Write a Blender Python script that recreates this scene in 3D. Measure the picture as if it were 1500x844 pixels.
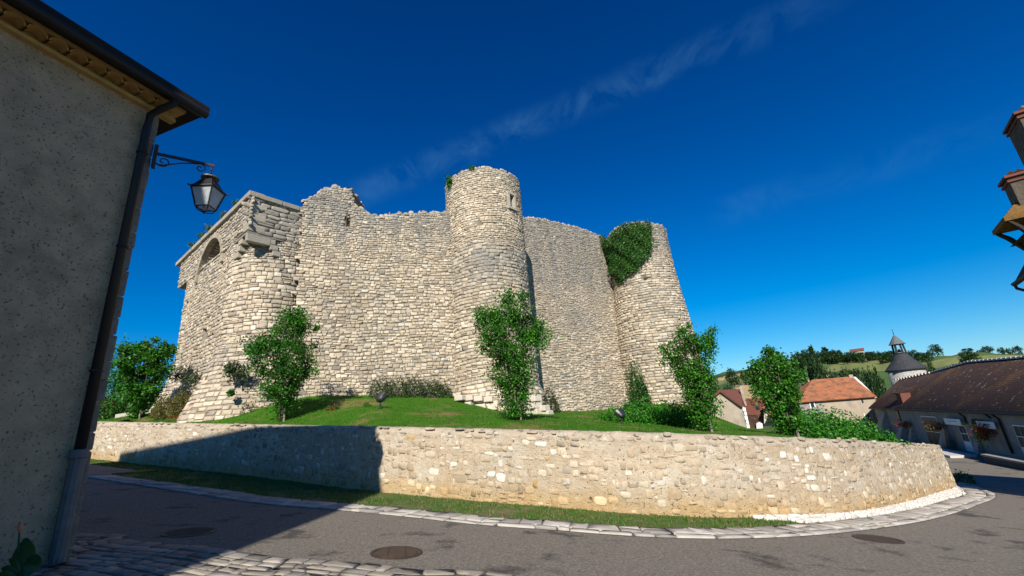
import bpy, math, random
import numpy as np
from mathutils import Matrix, Vector
PI = math.pi
for o in list(bpy.data.objects): bpy.data.objects.remove(o)
scn = bpy.context.scene
COL = scn.collection

# ------------------------------------------------------------------ camera
# 15 mm wide-angle held at eye height, tilted up 17 degrees and rolled 4.5 degrees (zenith point found from the house corners)
FPX = 620.0; CAM = np.array([0., 0., 1.6])
_up = np.array([590. - 750., 422. + 1600., -FPX]); _up /= np.linalg.norm(_up)
_fw = np.array([0, 0, -1.]); _y = _fw - _up * _fw.dot(_up); _y /= np.linalg.norm(_y); _x = np.cross(_y, _up)
CM = np.array([_x, _y, _up])
cd = bpy.data.cameras.new('camera'); cam = bpy.data.objects.new('camera', cd); COL.objects.link(cam)
cd.sensor_width = 36; cd.lens = 36 * FPX / 1500; cd.clip_start = .05; cd.clip_end = 9000
m4 = Matrix.Identity(4)
for i in range(3):
    for j in range(3): m4[i][j] = CM[i][j]
    m4[i][3] = CAM[i]
cam.matrix_world = m4
scn.camera = cam

# ------------------------------------------------------------------ sky and sun
SUN_AZ, SUN_EL = 6.5, 35.0            # heading of the light, elevation
world = bpy.data.worlds.new('World'); scn.world = world; world.use_nodes = True
nt = world.node_tree; N = nt.nodes; L = nt.links
bg = N['Background']; bg.inputs['Strength'].default_value = .055
sky = N.new('ShaderNodeTexSky'); sky.sky_type = 'NISHITA'; sky.sun_disc = False
sky.sun_elevation = math.radians(SUN_EL); sky.sun_rotation = math.radians(SUN_AZ + 180)
sky.air_density = 1.0; sky.dust_density = .0; sky.ozone_density = 3.0; sky.altitude = 200
hs = N.new('ShaderNodeHueSaturation'); hs.inputs['Saturation'].default_value = 1.1; hs.inputs['Value'].default_value = 1.0
gm = N.new('ShaderNodeGamma'); gm.inputs['Gamma'].default_value = 1.5
# a polarising filter: red and green held back over the whole sky
pf = N.new('ShaderNodeMixRGB'); pf.blend_type = 'MULTIPLY'; pf.inputs['Fac'].default_value = 1; pf.inputs['Color2'].default_value = (.36, .62, .96, 1)
L.new(sky.outputs[0], gm.inputs['Color']); L.new(gm.outputs[0], pf.inputs['Color1']); L.new(pf.outputs[0], hs.inputs['Color'])
k1_ = N.new('ShaderNodeMixRGB'); k1_.blend_type = 'MULTIPLY'; k1_.inputs['Fac'].default_value = 1; k1_.inputs['Color2'].default_value = (.035, .035, .035, 1); L.new(hs.outputs[0], k1_.inputs['Color1'])
k2_ = N.new('ShaderNodeMixRGB'); k2_.blend_type = 'ADD'; k2_.inputs['Fac'].default_value = 1; k2_.inputs['Color2'].default_value = (1, 1, 1, 1); L.new(k1_.outputs[0], k2_.inputs['Color1'])
k3_ = N.new('ShaderNodeMixRGB'); k3_.blend_type = 'DIVIDE'; k3_.inputs['Fac'].default_value = 1; L.new(hs.outputs[0], k3_.inputs['Color1']); L.new(k2_.outputs[0], k3_.inputs['Color2'])
def _ray(px, py): return CM @ np.array([(px - 750) / FPX, (422 - py) / FPX, -1.])
def _streak(p, q, w, amt, sc, prev):
    # a faint cirrus band along the great circle through two sky directions
    a = _ray(*p); b = _ray(*q); a /= np.linalg.norm(a); b /= np.linalg.norm(b)
    n = np.cross(a, b); n /= np.linalg.norm(n); c = a + b; c /= np.linalg.norm(c)
    half = math.acos(np.clip(a.dot(c), -1, 1))
    tc = N.new('ShaderNodeTexCoord')
    d = N.new('ShaderNodeVectorMath'); d.operation = 'DOT_PRODUCT'; d.inputs[1].default_value = tuple(n)
    e = N.new('ShaderNodeVectorMath'); e.operation = 'DOT_PRODUCT'; e.inputs[1].default_value = tuple(c)
    L.new(tc.outputs['Generated'], d.inputs[0]); L.new(tc.outputs['Generated'], e.inputs[0])
    ab = N.new('ShaderNodeMath'); ab.operation = 'ABSOLUTE'; L.new(d.outputs['Value'], ab.inputs[0])
    m1 = N.new('ShaderNodeMapRange'); m1.interpolation_type = 'SMOOTHERSTEP'
    m1.inputs['From Min'].default_value = w; m1.inputs['From Max'].default_value = 0; L.new(ab.outputs[0], m1.inputs['Value'])
    m2 = N.new('ShaderNodeMapRange'); m2.interpolation_type = 'SMOOTHERSTEP'
    m2.inputs['From Min'].default_value = math.cos(half * 1.25); m2.inputs['From Max'].default_value = math.cos(half * .5)
    L.new(e.outputs['Value'], m2.inputs['Value'])
    nz = N.new('ShaderNodeTexNoise'); nz.inputs['Scale'].default_value = sc; nz.inputs['Detail'].default_value = 8; nz.inputs['Roughness'].default_value = .62
    nz.inputs['Distortion'].default_value = .6
    L.new(tc.outputs['Generated'], nz.inputs['Vector'])
    m3 = N.new('ShaderNodeMapRange'); m3.inputs['From Min'].default_value = .42; m3.inputs['From Max'].default_value = .78
    L.new(nz.outputs['Fac'], m3.inputs['Value'])
    x1 = N.new('ShaderNodeMath'); x1.operation = 'MULTIPLY'; L.new(m1.outputs[0], x1.inputs[0]); L.new(m2.outputs[0], x1.inputs[1])
    x2 = N.new('ShaderNodeMath'); x2.operation = 'MULTIPLY'; L.new(x1.outputs[0], x2.inputs[0]); L.new(m3.outputs[0], x2.inputs[1])
    x3 = N.new('ShaderNodeMath'); x3.operation = 'MULTIPLY'; L.new(x2.outputs[0], x3.inputs[0]); x3.inputs[1].default_value = amt
    mx = N.new('ShaderNodeMixRGB'); L.new(x3.outputs[0], mx.inputs['Fac']); L.new(prev, mx.inputs['Color1'])
    mx.inputs['Color2'].default_value = (1.9, 5.6, 8.8, 1)
    return mx.outputs[0]
c_ = _streak((500, 295), (1180, 15), .05, .24, 9, k3_.outputs[0])
c_ = _streak((1000, 330), (1480, 180), .05, .12, 7, c_)
L.new(c_, bg.inputs['Color'])

sd = bpy.data.lights.new('sun', 'SUN'); sd.energy = 5.0; sd.angle = math.radians(.53); sd.color = (1, .95, .86)
sun = bpy.data.objects.new('sun', sd); COL.objects.link(sun)
_az = math.radians(SUN_AZ); _el = math.radians(SUN_EL)
SUNV = Vector((math.sin(_az) * math.cos(_el), math.cos(_az) * math.cos(_el), -math.sin(_el)))
sun.rotation_euler = SUNV.to_track_quat('-Z', 'Y').to_euler(); sun.location = (0, -30, 40)

scn.view_settings.view_transform = 'Standard'; scn.view_settings.look = 'None'
scn.view_settings.exposure = 0.42; scn.view_settings.gamma = 1; scn.view_settings.use_curve_mapping = False
scn.render.engine = 'CYCLES'
scn.render.resolution_x = 1024; scn.render.resolution_y = 576

# ------------------------------------------------------------------ photo geometry: a pixel gives a direction only
def ray(px, py): return CM @ np.array([(px - 750) / FPX, (422 - py) / FPX, -1.])
def atD(px, py, D):
    r = ray(px, py); return CAM + r * D / math.hypot(r[0], r[1])
def atz(px, py, z):
    r = ray(px, py); return CAM + r * (z - CAM[2]) / r[2]
def azsl(px, py):
    r = ray(px, py); return math.atan2(r[0], r[1]), r[2] / math.hypot(r[0], r[1])
def onplane(px, py, P0, n):
    r = ray(px, py); n = np.array(n, float); return CAM + r * ((np.array(P0) - CAM).dot(n) / r.dot(n))
def proj(P):
    c = (np.atleast_2d(P) - CAM) @ CM
    zz = np.minimum(c[:, 2], -1e-3)
    return np.stack([750 + FPX * c[:, 0] / -zz, 422 - FPX * c[:, 1] / -zz], 1)
def sstep(a, b, x):
    t = np.clip((np.asarray(x, float) - a) / (b - a), 0, 1); return t * t * (3 - 2 * t)
def zroad(x, y):
    x = np.asarray(x, float); y = np.asarray(y, float)
    p = -.1008 * x - .0429 * y
    fl = -4.05
    p = fl + np.log1p(np.exp(np.clip((p - fl) * 3.0, -30, 30))) / 3.0        # levels out at the square below
    p = np.where(p > 2.2, 2.2 + (p - 2.2) * .3, p)
    return p
def gp(px, py):
    r = ray(px, py); t = 4.0
    lo, hi = .5, 400.
    for _ in range(60):
        mid = (lo + hi) / 2; P = CAM + r * mid
        if P[2] > zroad(P[0], P[1]): lo = mid
        else: hi = mid
    return CAM + r * hi
RNG = np.random.default_rng(7); random.seed(7)
def vnoise(x, y, s=0):
    x = np.asarray(x, float); y = np.asarray(y, float)
    return (np.sin(x * 1.7 + s) * np.cos(y * 1.3 - s * .7) + .5 * np.sin(x * 3.9 + y * 2.1 + s * 2) + .25 * np.sin(x * 8.3 - y * 7.1 + s * 3)) / 1.75

# ------------------------------------------------------------------ mesh collector
class MB:
    def __init__(s): s.v = []; s.f = []; s.m = []; s.c = []
    def add(s, vs, fs, m=0, col=None):
        b = len(s.v); s.v += [tuple(map(float, p)) for p in vs]; s.f += [tuple(b + i for i in f) for f in fs]; s.m += [m] * len(fs)
        s.c += [col or (1, 1, 1)] * len(vs); return s
    def box(s, c, size, ax=None, m=0, taper=1.0, col=None):
        c = np.array(c, float); h = np.array(size, float) / 2
        A = np.eye(3) if ax is None else np.array(ax, float)
        vs = []
        for z in (-1, 1):
            k = taper if z > 0 else 1
            for (x, y) in ((-1, -1), (1, -1), (1, 1), (-1, 1)): vs.append(c + A[0] * x * h[0] * k + A[1] * y * h[1] * k + A[2] * z * h[2])
        return s.add(vs, [(3, 2, 1, 0), (4, 5, 6, 7), (0, 1, 5, 4), (1, 2, 6, 5), (2, 3, 7, 6), (3, 0, 4, 7)], m, col)
    def prism(s, poly, vec, m=0):
        P = [np.array(p, float) for p in poly]; n = len(P); vec = np.array(vec, float)
        vs = P + [p + vec for p in P]
        fs = [tuple(reversed(range(n))), tuple(range(n, 2 * n))] + [(i, (i + 1) % n, n + (i + 1) % n, n + i) for i in range(n)]
        return s.add(vs, fs, m)
    def tube(s, pts, r, n=8, m=0, cap=True):
        P = [np.array(p, float) for p in pts]; rs = r if hasattr(r, '__len__') else [r] * len(P)
        vs = []; fs = []
        ref = np.array([.31, .17, .93])
        for i, p in enumerate(P):
            t = P[min(i + 1, len(P) - 1)] - P[max(i - 1, 0)]; t /= (np.linalg.norm(t) + 1e-9)
            a = np.cross(t, ref); a /= (np.linalg.norm(a) + 1e-9); b = np.cross(t, a)
            for k in range(n):
                an = 2 * PI * k / n; vs.append(p + (a * math.cos(an) + b * math.sin(an)) * rs[i])
        for i in range(len(P) - 1):
            for k in range(n): fs.append((i * n + k, i * n + (k + 1) % n, (i + 1) * n + (k + 1) % n, (i + 1) * n + k))
        if cap: fs += [tuple(reversed(range(n))), tuple((len(P) - 1) * n + k for k in range(n))]
        return s.add(vs, fs, m)
    def lathe(s, c, prof, n=16, m=0, ph=0, sq=False):
        c = np.array(c, float); vs = []; fs = []
        for (r, z) in prof:
            for k in range(n):
                a = 2 * PI * k / n + ph; vs.append(c + np.array([r * math.cos(a), r * math.sin(a), z]))
        for i in range(len(prof) - 1):
            for k in range(n): fs.append((i * n + k, i * n + (k + 1) % n, (i + 1) * n + (k + 1) % n, (i + 1) * n + k))
        fs += [tuple(reversed(range(n))), tuple((len(prof) - 1) * n + k for k in range(n))]
        return s.add(vs, fs, m)
    def build(s, name, mats, parent=None, smooth=False, top=False, bevel=0):
        V = np.array(s.v, float).reshape(-1, 3)
        return mkobj(name, V, s.f, mats, parent, smooth, top, mi=s.m, col=np.array(s.c) if any(c != (1, 1, 1) for c in s.c) else None, bevel=bevel)

def mkobj(name, V, F, mats, parent=None, smooth=False, top=False, mi=None, col=None, bevel=0):
    V = np.asarray(V, float); loc = np.zeros(3)
    if top and len(V):
        loc = np.array([(V[:, 0].min() + V[:, 0].max()) / 2, (V[:, 1].min() + V[:, 1].max()) / 2, V[:, 2].min()]); V = V - loc
    me = bpy.data.meshes.new(name)
    if isinstance(F, np.ndarray):
        k = F.shape[1]; nf = len(F)
        me.vertices.add(len(V)); me.vertices.foreach_set('co', V.astype(np.float32).ravel())
        me.loops.add(nf * k); me.loops.foreach_set('vertex_index', F.astype(np.int32).ravel())
        me.polygons.add(nf); me.polygons.foreach_set('loop_start', np.arange(0, nf * k, k, dtype=np.int32))
        me.update(calc_edges=True)
    else:
        me.from_pydata([tuple(p) for p in V], [], F)
    if not isinstance(mats, (list, tuple)): mats = [mats]
    for m_ in mats: me.materials.append(m_)
    if mi is not None and len(mats) > 1: me.polygons.foreach_set('material_index', np.array(mi, np.int32))
    if smooth: me.polygons.foreach_set('use_smooth', np.ones(len(me.polygons), bool))
    if col is not None:
        ca = me.color_attributes.new('tint', 'FLOAT_COLOR', 'POINT')
        c4 = np.ones((len(V), 4), np.float32); c4[:, :3] = col; ca.data.foreach_set('color', c4.ravel())
    me.update()
    o = bpy.data.objects.new(name, me); COL.objects.link(o); o.location = loc
    if parent is not None: attach(o, parent)
    if bevel:
        b = o.modifiers.new('bevel', 'BEVEL'); b.width = bevel; b.segments = 2; b.limit_method = 'ANGLE'
    return o
WL = {}
def wloc(o): return WL.get(o.name, np.zeros(3))
def attach(o, parent):
    o.parent = parent; o.matrix_parent_inverse = Matrix.Translation(Vector(-wloc(parent)))
def tag(o, label=None, cat=None, group=None, kind=None):
    if label: o['label'] = label
    if cat: o['category'] = cat
    if group: o['group'] = group
    if kind: o['kind'] = kind
    return o
def thing(name, loc, label, cat, group=None):
    o = bpy.data.objects.new(name, None); COL.objects.link(o); o.location = tuple(map(float, loc)); o.empty_display_size = .3
    WL[o.name] = np.array(loc, float); return tag(o, label, cat, group)
def struct(o): o['kind'] = 'structure'; return o

# ------------------------------------------------------------------ materials
def pmat(name, c1, c2=None, scale=3., rough=.9, bump=0., bscale=None, attr=False, detail=6, c3=None, s3=.6, t3=(.55, .7), spec=.25, metal=0., bdist=.02, stretch=None, wave=None, speck=None):
    m = bpy.data.materials.new(name); m.use_nodes = True; n = m.node_tree.nodes; l = m.node_tree.links
    b = n['Principled BSDF']; b.inputs['Roughness'].default_value = rough; b.inputs['Metallic'].default_value = metal
    b.inputs['Specular IOR Level'].default_value = spec
    tc = n.new('ShaderNodeTexCoord'); vec = tc.outputs['Object']
    if stretch:
        mp = n.new('ShaderNodeMapping'); mp.inputs['Scale'].default_value = stretch; l.new(vec, mp.inputs['Vector']); vec = mp.outputs[0]
    def noise(sc, det=detail, ro=.6):
        z = n.new('ShaderNodeTexNoise'); z.inputs['Scale'].default_value = sc; z.inputs['Detail'].default_value = det; z.inputs['Roughness'].default_value = ro
        l.new(vec, z.inputs['Vector']); return z.outputs['Fac']
    def mapr(x, a, c):
        r = n.new('ShaderNodeMapRange'); r.inputs['From Min'].default_value = a; r.inputs['From Max'].default_value = c; l.new(x, r.inputs['Value']); return r.outputs[0]
    def mix(f, a, c, bt='MIX'):
        x = n.new('ShaderNodeMixRGB'); x.blend_type = bt
        for i, q in (('Fac', f), ('Color1', a), ('Color2', c)):
            if isinstance(q, (int, float)): x.inputs[i].default_value = q
            elif isinstance(q, tuple): x.inputs[i].default_value = (*q, 1)
            else: l.new(q, x.inputs[i])
        return x.outputs[0]
    c2 = c2 or tuple(.75 * q for q in c1)
    col = mix(mapr(noise(scale), .3, .7), c1, c2)
    if c3: col = mix(mapr(noise(s3, 5, .65), *t3), col, c3)
    if speck: col = mix(mapr(noise(speck[1], 2, .5), speck[2], speck[2] + .06), col, speck[0])
    if wave:
        w = n.new('ShaderNodeTexWave'); w.inputs['Scale'].default_value = wave[0]; w.bands_direction = wave[1]; w.inputs['Distortion'].default_value = wave[2]
        w.inputs['Detail'].default_value = 2; l.new(tc.outputs['Object'], w.inputs['Vector'])
        col = mix(mapr(w.outputs['Fac'], .0, .35), tuple(.55 * q for q in c1), col)
    if attr:
        a = n.new('ShaderNodeAttribute'); a.attribute_name = 'tint'; col = mix(1.0, col, a.outputs['Color'], 'MULTIPLY')
    l.new(col, b.inputs['Base Color'])
    if bump:
        bp = n.new('ShaderNodeBump'); bp.inputs['Strength'].default_value = bump; bp.inputs['Distance'].default_value = bdist
        l.new(noise(bscale or scale * 4, 8, .7), bp.inputs['Height']); l.new(bp.outputs[0], b.inputs['Normal'])
    return m
def leafmat(name, c, trans=.3, rough=.55):
    m = bpy.data.materials.new(name); m.use_nodes = True; n = m.node_tree.nodes; l = m.node_tree.links
    b = n['Principled BSDF']; b.inputs['Roughness'].default_value = rough; b.inputs['Specular IOR Level'].default_value = .3
    a = n.new('ShaderNodeAttribute'); a.attribute_name = 'tint'
    x = n.new('ShaderNodeMixRGB'); x.blend_type = 'MULTIPLY'; x.inputs['Fac'].default_value = 1; x.inputs['Color1'].default_value = (*c, 1); l.new(a.outputs['Color'], x.inputs['Color2'])
    l.new(x.outputs[0], b.inputs['Base Color'])
    t = n.new('ShaderNodeBsdfTranslucent'); l.new(x.outputs[0], t.inputs['Color'])
    ms = n.new('ShaderNodeMixShader'); ms.inputs['Fac'].default_value = trans
    l.new(b.outputs[0], ms.inputs[1]); l.new(t.outputs[0], ms.inputs[2]); l.new(ms.outputs[0], n['Material Output'].inputs['Surface'])
    return m
M = {}
M['stone'] = pmat('castle_stone', (1.06, 1.04, 1.0), (.84, .82, .79), 9, .92, .55, 30, attr=True, c3=(.55, .53, .5), s3=3.2, t3=(.56, .72), bdist=.03)
M['mortar'] = pmat('castle_mortar', (.32, .27, .205), (.20, .17, .13), 5, .95, .8, 26, bdist=.04, c3=(.2, .19, .17), s3=.5)
M['wstone'] = pmat('wall_stone', (1, 1, 1), (.80, .77, .72), 14, .9, .5, 45, attr=True, c3=(.55, .50, .43), s3=6, t3=(.57, .72), bdist=.02)
M['wmortar'] = pmat('wall_mortar', (.55, .44, .305), (.42, .325, .22), 7, .95, 1.0, 22, attr=True, bdist=.05, c3=(.54, .47, .37), s3=.9, t3=(.5, .66), speck=((.15, .13, .10), 16, .63))
M['cap'] = pmat('wall_cap', (.55, .455, .335), (.40, .325, .235), 6, .95, 1.0, 18, bdist=.06, c3=(.15, .135, .11), s3=6, t3=(.57, .66), speck=((.62, .55, .45), 9, .63))
M['asphalt'] = pmat('asphalt', (.27, .235, .188), (.105, .092, .074), 26, .9, .9, 55, bdist=.02, detail=3, c3=(.075, .065, .056), s3=1.1, t3=(.57, .66), speck=((.38, .345, .295), 30, .66))
M['kerb'] = pmat('kerb_stone', (1, 1, 1), (.8, .78, .75), 6, .85, .5, 40, attr=True, bdist=.015)
M['joint'] = pmat('paving_joint', (.13, .12, .11), (.08, .075, .07), 8, .95, .7, 60)
M['grass'] = pmat('lawn_grass', (.058, .175, .009), (.036, .12, .006), 1.6, .95, .9, 60, spec=.08, bdist=.05, c3=(.24, .165, .07), s3=.5, t3=(.52, .66), speck=((.13, .17, .04), 40, .62))
M['verge'] = pmat('verge_grass', (.055, .15, .012), (.12, .13, .04), 3.5, .95, .9, 50, bdist=.04, c3=(.20, .16, .09), s3=1.3, t3=(.5, .68))
M['dirt'] = pmat('earth', (.16, .12, .075), (.10, .10, .04), .2, .95, .6, 3)
M['iron'] = pmat('wrought_iron', (.012, .012, .013), (.02, .018, .017), 20, .45, spec=.5)
M['render'] = pmat('rough_render', (.80, .58, .36), (.56, .405, .255), 4, .95, 1.0, 24, bdist=.08, c3=(.40, .27, .16), s3=1.1, t3=(.54, .74), speck=((.26, .19, .13), 30, .61))
# ------------------------------------------------------------------ masonry: stones laid in courses over a surface(u, v, depth)
_OCT = {}
def octa(cut):
    c = cut
    return np.array([(-1, -c), (-c - .03, -1), (c + .03, -1), (1, -c), (1, c), (c + .03, 1), (-c - .03, 1), (-1, c)], float)
_T = []
for r_ in (0, 1):
    for k in range(8):
        a, b, c, d = r_ * 8 + k, r_ * 8 + (k + 1) % 8, (r_ + 1) * 8 + (k + 1) % 8, (r_ + 1) * 8 + k
        _T += [(a, b, c), (a, c, d)]
_T += [(16 + k, 16 + (k + 1) % 8, 24) for k in range(8)]
STRI = np.array(_T)
def lay(surf, u0, u1, z0, z1, hf, lf, keep=None, gap=.02, proud=(.02, .05), tint=None, wav=.05, cut=.6, jit=.12, back=-.06, inset=.8, seed=1, rough=.07, facet=.32):
    rg = np.random.default_rng(seed); cells = []
    z = z0
    while z < z1:
        h = rg.uniform(*hf(z)); ll = lf(z)
        u = u0 - rg.uniform(0, ll[1])
        while u < u1:
            w = rg.uniform(*ll) * (1.0 if rg.random() > .18 else .6)
            if u + w > u0 and u < u1:
                if rg.random() < .10 and h > .17:        # a stone split in two thin ones
                    cells.append((u + w / 2, z + h * .27, w, h * .5)); cells.append((u + w / 2, z + h * .76, w, h * .44))
                else:
                    cells.append((u + w / 2, z + h / 2, w, h))
            u += w
        z += h
    C = np.array(cells)
    C[:, 1] += rg.normal(0, 1, len(C)) * rough * C[:, 3]; C[:, 3] *= rg.uniform(1 - 2.2 * rough, 1 + .6 * rough, len(C)); C[:, 1] += wav * (np.sin(C[:, 0] * .9 + seed) + .5 * np.sin(C[:, 0] * 2.3 + C[:, 1] * .8))
    if keep is not None: C = C[keep(C[:, 0], C[:, 1], C[:, 2], C[:, 3])]
    n = len(C)
    o8 = octa(cut)[None] * np.stack([C[:, 2] / 2 - gap / 2, C[:, 3] / 2 - gap / 2], 1)[:, None, :]
    o8 = o8 * (1 + rg.uniform(-jit, jit * .35, (n, 8, 2)))
    ro = rg.normal(0, .035, n)[:, None]
    o8 = np.stack([o8[..., 0] + o8[..., 1] * ro * 1.0, o8[..., 1] + o8[..., 0] * ro * .6], -1)
    pr = rg.uniform(*proud, n)[:, None]
    U = np.zeros((n, 25)); Z = np.zeros((n, 25)); Dp = np.zeros((n, 25))
    sh = rg.uniform(-.06, .06, (n, 2))
    for r_, (sc, dd) in enumerate(((1.0, None), (1.0, .45), (inset, 1.0))):
        U[:, r_ * 8:r_ * 8 + 8] = C[:, :1] + o8[..., 0] * sc + (sh[:, :1] * C[:, 2:3] if r_ == 2 else 0)
        Z[:, r_ * 8:r_ * 8 + 8] = C[:, 1:2] + o8[..., 1] * sc + (sh[:, 1:] * C[:, 3:4] if r_ == 2 else 0)
        Dp[:, r_ * 8:r_ * 8 + 8] = back if dd is None else pr * dd * (1 + rg.uniform(-facet, facet, (n, 8)))
    U[:, 24] = C[:, 0]; Z[:, 24] = C[:, 1]; Dp[:, 24] = pr[:, 0] * 1.08
    V = surf(U, Z, Dp)
    Tn = tint(V[:, 24], rg) if tint is not None else np.ones((n, 3))
    return V, Tn
def emit_stones(groups, limit, name, mat, stuff_name, smooth=True, minpx=0):
    """groups: (parent, V, T). The stones that show largest become objects, the rest one stuff part per parent."""
    sc = []
    for gi, (par, V, T) in enumerate(groups):
        c = V[:, 24]; P = proj(V[:, 8:16].reshape(-1, 3)).reshape(len(V), 8, 2)
        x = P[..., 0]; y = P[..., 1]
        a = .5 * np.abs((x * np.roll(y, -1, 1) - y * np.roll(x, -1, 1)).sum(1))
        vis = (x.mean(1) > 100) & (x.mean(1) < 1500) & (y.mean(1) > 0) & (y.mean(1) < 844)
        nn = np.cross(V[:, 12] - V[:, 8], V[:, 14] - V[:, 10]); fc = ((CAM - c) * nn).sum(1)
        par_f = np.sign(np.median(((c - V[:, :8].mean(1)) * nn).sum(1)))
        front = fc * par_f > 0
        dep = ((c - CAM) @ CM)[:, 2] < -.5
        a = np.where(vis & front & dep, a, 0)
        sc.append(a)
    allv = np.concatenate(sc); th = np.sort(allv)[-limit] if len(allv) > limit else 0
    th = max(th, 1e-6)
    for gi, (par, V, T) in enumerate(groups):
        big = sc[gi] >= th
        for i in np.nonzero(big)[0]:
            mkobj(name, V[i], STRI, mat, par, smooth, col=np.repeat(T[i][None], 25, 0))
        r = ~big; k = int(r.sum())
        if k:
            F = (STRI[None] + (np.arange(k) * 25)[:, None, None]).reshape(-1, 3)
            o = mkobj(stuff_name, V[r].reshape(-1, 3), F, mat, par, smooth, col=np.repeat(T[r], 25, 0)); o['kind'] = 'stuff'
class Path:
    """smooth plan curve through points, by arc length; side +1 is to the right of travel"""
    def __init__(s, pts, n=24):
        P = np.array(pts, float); Q = np.vstack([2 * P[0] - P[1], P, 2 * P[-1] - P[-2]]); out = []
        for i in range(1, len(Q) - 2):
            t = np.linspace(0, 1, n, endpoint=False)[:, None]
            a, b, c, d = Q[i - 1], Q[i], Q[i + 1], Q[i + 2]
            out.append(.5 * (2 * b + (c - a) * t + (2 * a - 5 * b + 4 * c - d) * t * t + (3 * b - a - 3 * c + d) * t ** 3))
        s.p = np.vstack(out + [P[-1:]]); dl = np.linalg.norm(np.diff(s.p, axis=0), axis=1)
        s.s = np.r_[0, np.cumsum(dl)]; s.L = s.s[-1]
        tg = np.gradient(s.p, axis=0); s.t = tg / np.linalg.norm(tg, axis=1)[:, None]
    def at(s, u):
        u = np.asarray(u, float); return np.stack([np.interp(u, s.s, s.p[:, 0]), np.interp(u, s.s, s.p[:, 1])], -1)
    def right(s, u):
        u = np.asarray(u, float); tx = np.interp(u, s.s, s.t[:, 0]); ty = np.interp(u, s.s, s.t[:, 1]); l = np.hypot(tx, ty)
        return np.stack([ty / l, -tx / l], -1)
    def nearest_u(s, x, y): return s.s[np.argmin((s.p[:, 0] - x) ** 2 + (s.p[:, 1] - y) ** 2)]
def grid_obj(name, P, mats, parent=None, smooth=True, mi=None, col=None, wrapu=False):
    nu, nv = P.shape[:2]; iu = np.arange(nu if wrapu else nu - 1); iv = np.arange(nv - 1)
    a = (iu[:, None] * nv + iv[None]); b = (((iu + 1) % nu)[:, None] * nv + iv[None])
    F = np.stack([a, b, b + 1, a + 1], -1).reshape(-1, 4)
    return mkobj(name, P.reshape(-1, 3), F, mats, parent, smooth, mi=mi, col=col)

# ------------------------------------------------------------------ terrain, road, lawn
RIDGE = [azsl(*p) for p in [(985, 566), (1050, 550), (1100, 539), (1150, 528), (1200, 527), (1260, 524), (1330, 524), (1400, 519), (1500, 517), (1560, 512)]]
RA = np.array([a for a, s in RIDGE]); RS = np.array([s for a, s in RIDGE])
def zterrain(x, y):
    x = np.asarray(x, float); y = np.asarray(y, float); r = np.hypot(x, y); az = np.arctan2(x, y)
    z = zroad(x, y) - .06
    base = np.where(az > 0, -4.2 + 1.5 * sstep(math.radians(37), math.radians(31), az) * sstep(35, 60, r), np.clip(z, -4, 2.0))
    z = z + (base - z) * sstep(38, 60, r)
    sl = np.interp(az, RA, RS, left=.02, right=RS[-1])
    zr = 1.6 + sl * 620 + 3 * vnoise(az * 30, r * .004, 1)
    k = np.clip((r - 110) / (620 - 110), 0, 1)
    hill = -5 + (zr + 5) * (k ** 1.15) + 2.2 * vnoise(x * .012, y * .012, 2) * np.clip(k * 3, 0, 1) * np.clip((1 - k) * 4, 0, 1)
    far = zr - (r - 620) * .035
    hz = np.where(r > 620, far, hill)
    inr = sstep(math.radians(5), math.radians(15), az) * (1 - sstep(math.radians(75), math.radians(100), az))
    flat = np.where(az > 0, -5.0, 1.5) - np.clip(r - 150, 0, 1e9) * .01
    t = sstep(85, 125, r)
    return z + ((hz * inr + flat * (1 - inr)) - z) * t
FIELDS = [
    ([(1050, 551), (1085, 543), (1130, 532), (1130, 536), (1085, 547), (1050, 554)], 1),
    ([(1050, 554), (1085, 547), (1130, 536), (1128, 549), (1085, 551), (1050, 559)], 2),
    ([(1040, 559), (1120, 551), (1120, 556), (1040, 565)], 3),
    ([(1070, 566), (1122, 556), (1125, 584), (1085, 584)], 2),
    ([(1150, 533), (1178, 525), (1180, 530), (1155, 538)], 2),
    ([(1180, 556), (1215, 548), (1215, 560), (1180, 566)], 2),
    ([(1205, 545), (1222, 533), (1272, 525), (1305, 527), (1305, 543)], 3),
    ([(1335, 535), (1400, 522), (1520, 519), (1520, 530), (1400, 533), (1335, 548)], 3),
]
HG = []
for poly, mi_ in FIELDS:
    HG.append((np.array([azsl(*p) for p in poly]), mi_))
def inpoly(P, x, y):
    ins = np.zeros(len(x), bool); n = len(P)
    for i in range(n):
        x0, y0 = P[i]; x1, y1 = P[(i + 1) % n]
        c = ((y0 > y) != (y1 > y)) & (x < (x1 - x0) * (y - y0) / (y1 - y0 + 1e-12) + x0); ins ^= c
    return ins
azs = np.concatenate([np.radians(np.linspace(-180, 15, 66, endpoint=False)), np.radians(np.linspace(15, 60, 240, endpoint=False)), np.radians(np.linspace(60, 180, 40))])
rs_ = np.concatenate([np.linspace(.01, 60, 34, endpoint=False), np.linspace(60, 660, 130, endpoint=False), np.geomspace(660, 6000, 16)])
AA, RR = np.meshgrid(azs, rs_, indexing='ij'); X = RR * np.sin(AA); Y = RR * np.cos(AA); Zt = zterrain(X, Y)
PP = np.stack([X, Y, Zt], -1)
cx = (PP[:-1, :-1] + PP[1:, 1:]) / 2; ca = np.arctan2(cx[..., 0], cx[..., 1]).ravel(); cs = ((cx[..., 2] - 1.6) / np.hypot(cx[..., 0], cx[..., 1])).ravel()
mi = np.zeros(len(ca), int); cr = np.hypot(cx[..., 0], cx[..., 1]).ravel()
for P_, k_ in HG: mi[inpoly(P_, ca, cs) & (cr > 110) & (cr < 660)] = k_
M['field_g'] = pmat('pasture', (.075, .125, .025), (.05, .09, .018), .03, .95, .5, .6, c3=(.15, .15, .06), s3=.012)
M['field_d'] = pmat('vineyard', (.035, .075, .012), (.025, .06, .01), .05, .95, .5, .6)
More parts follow.
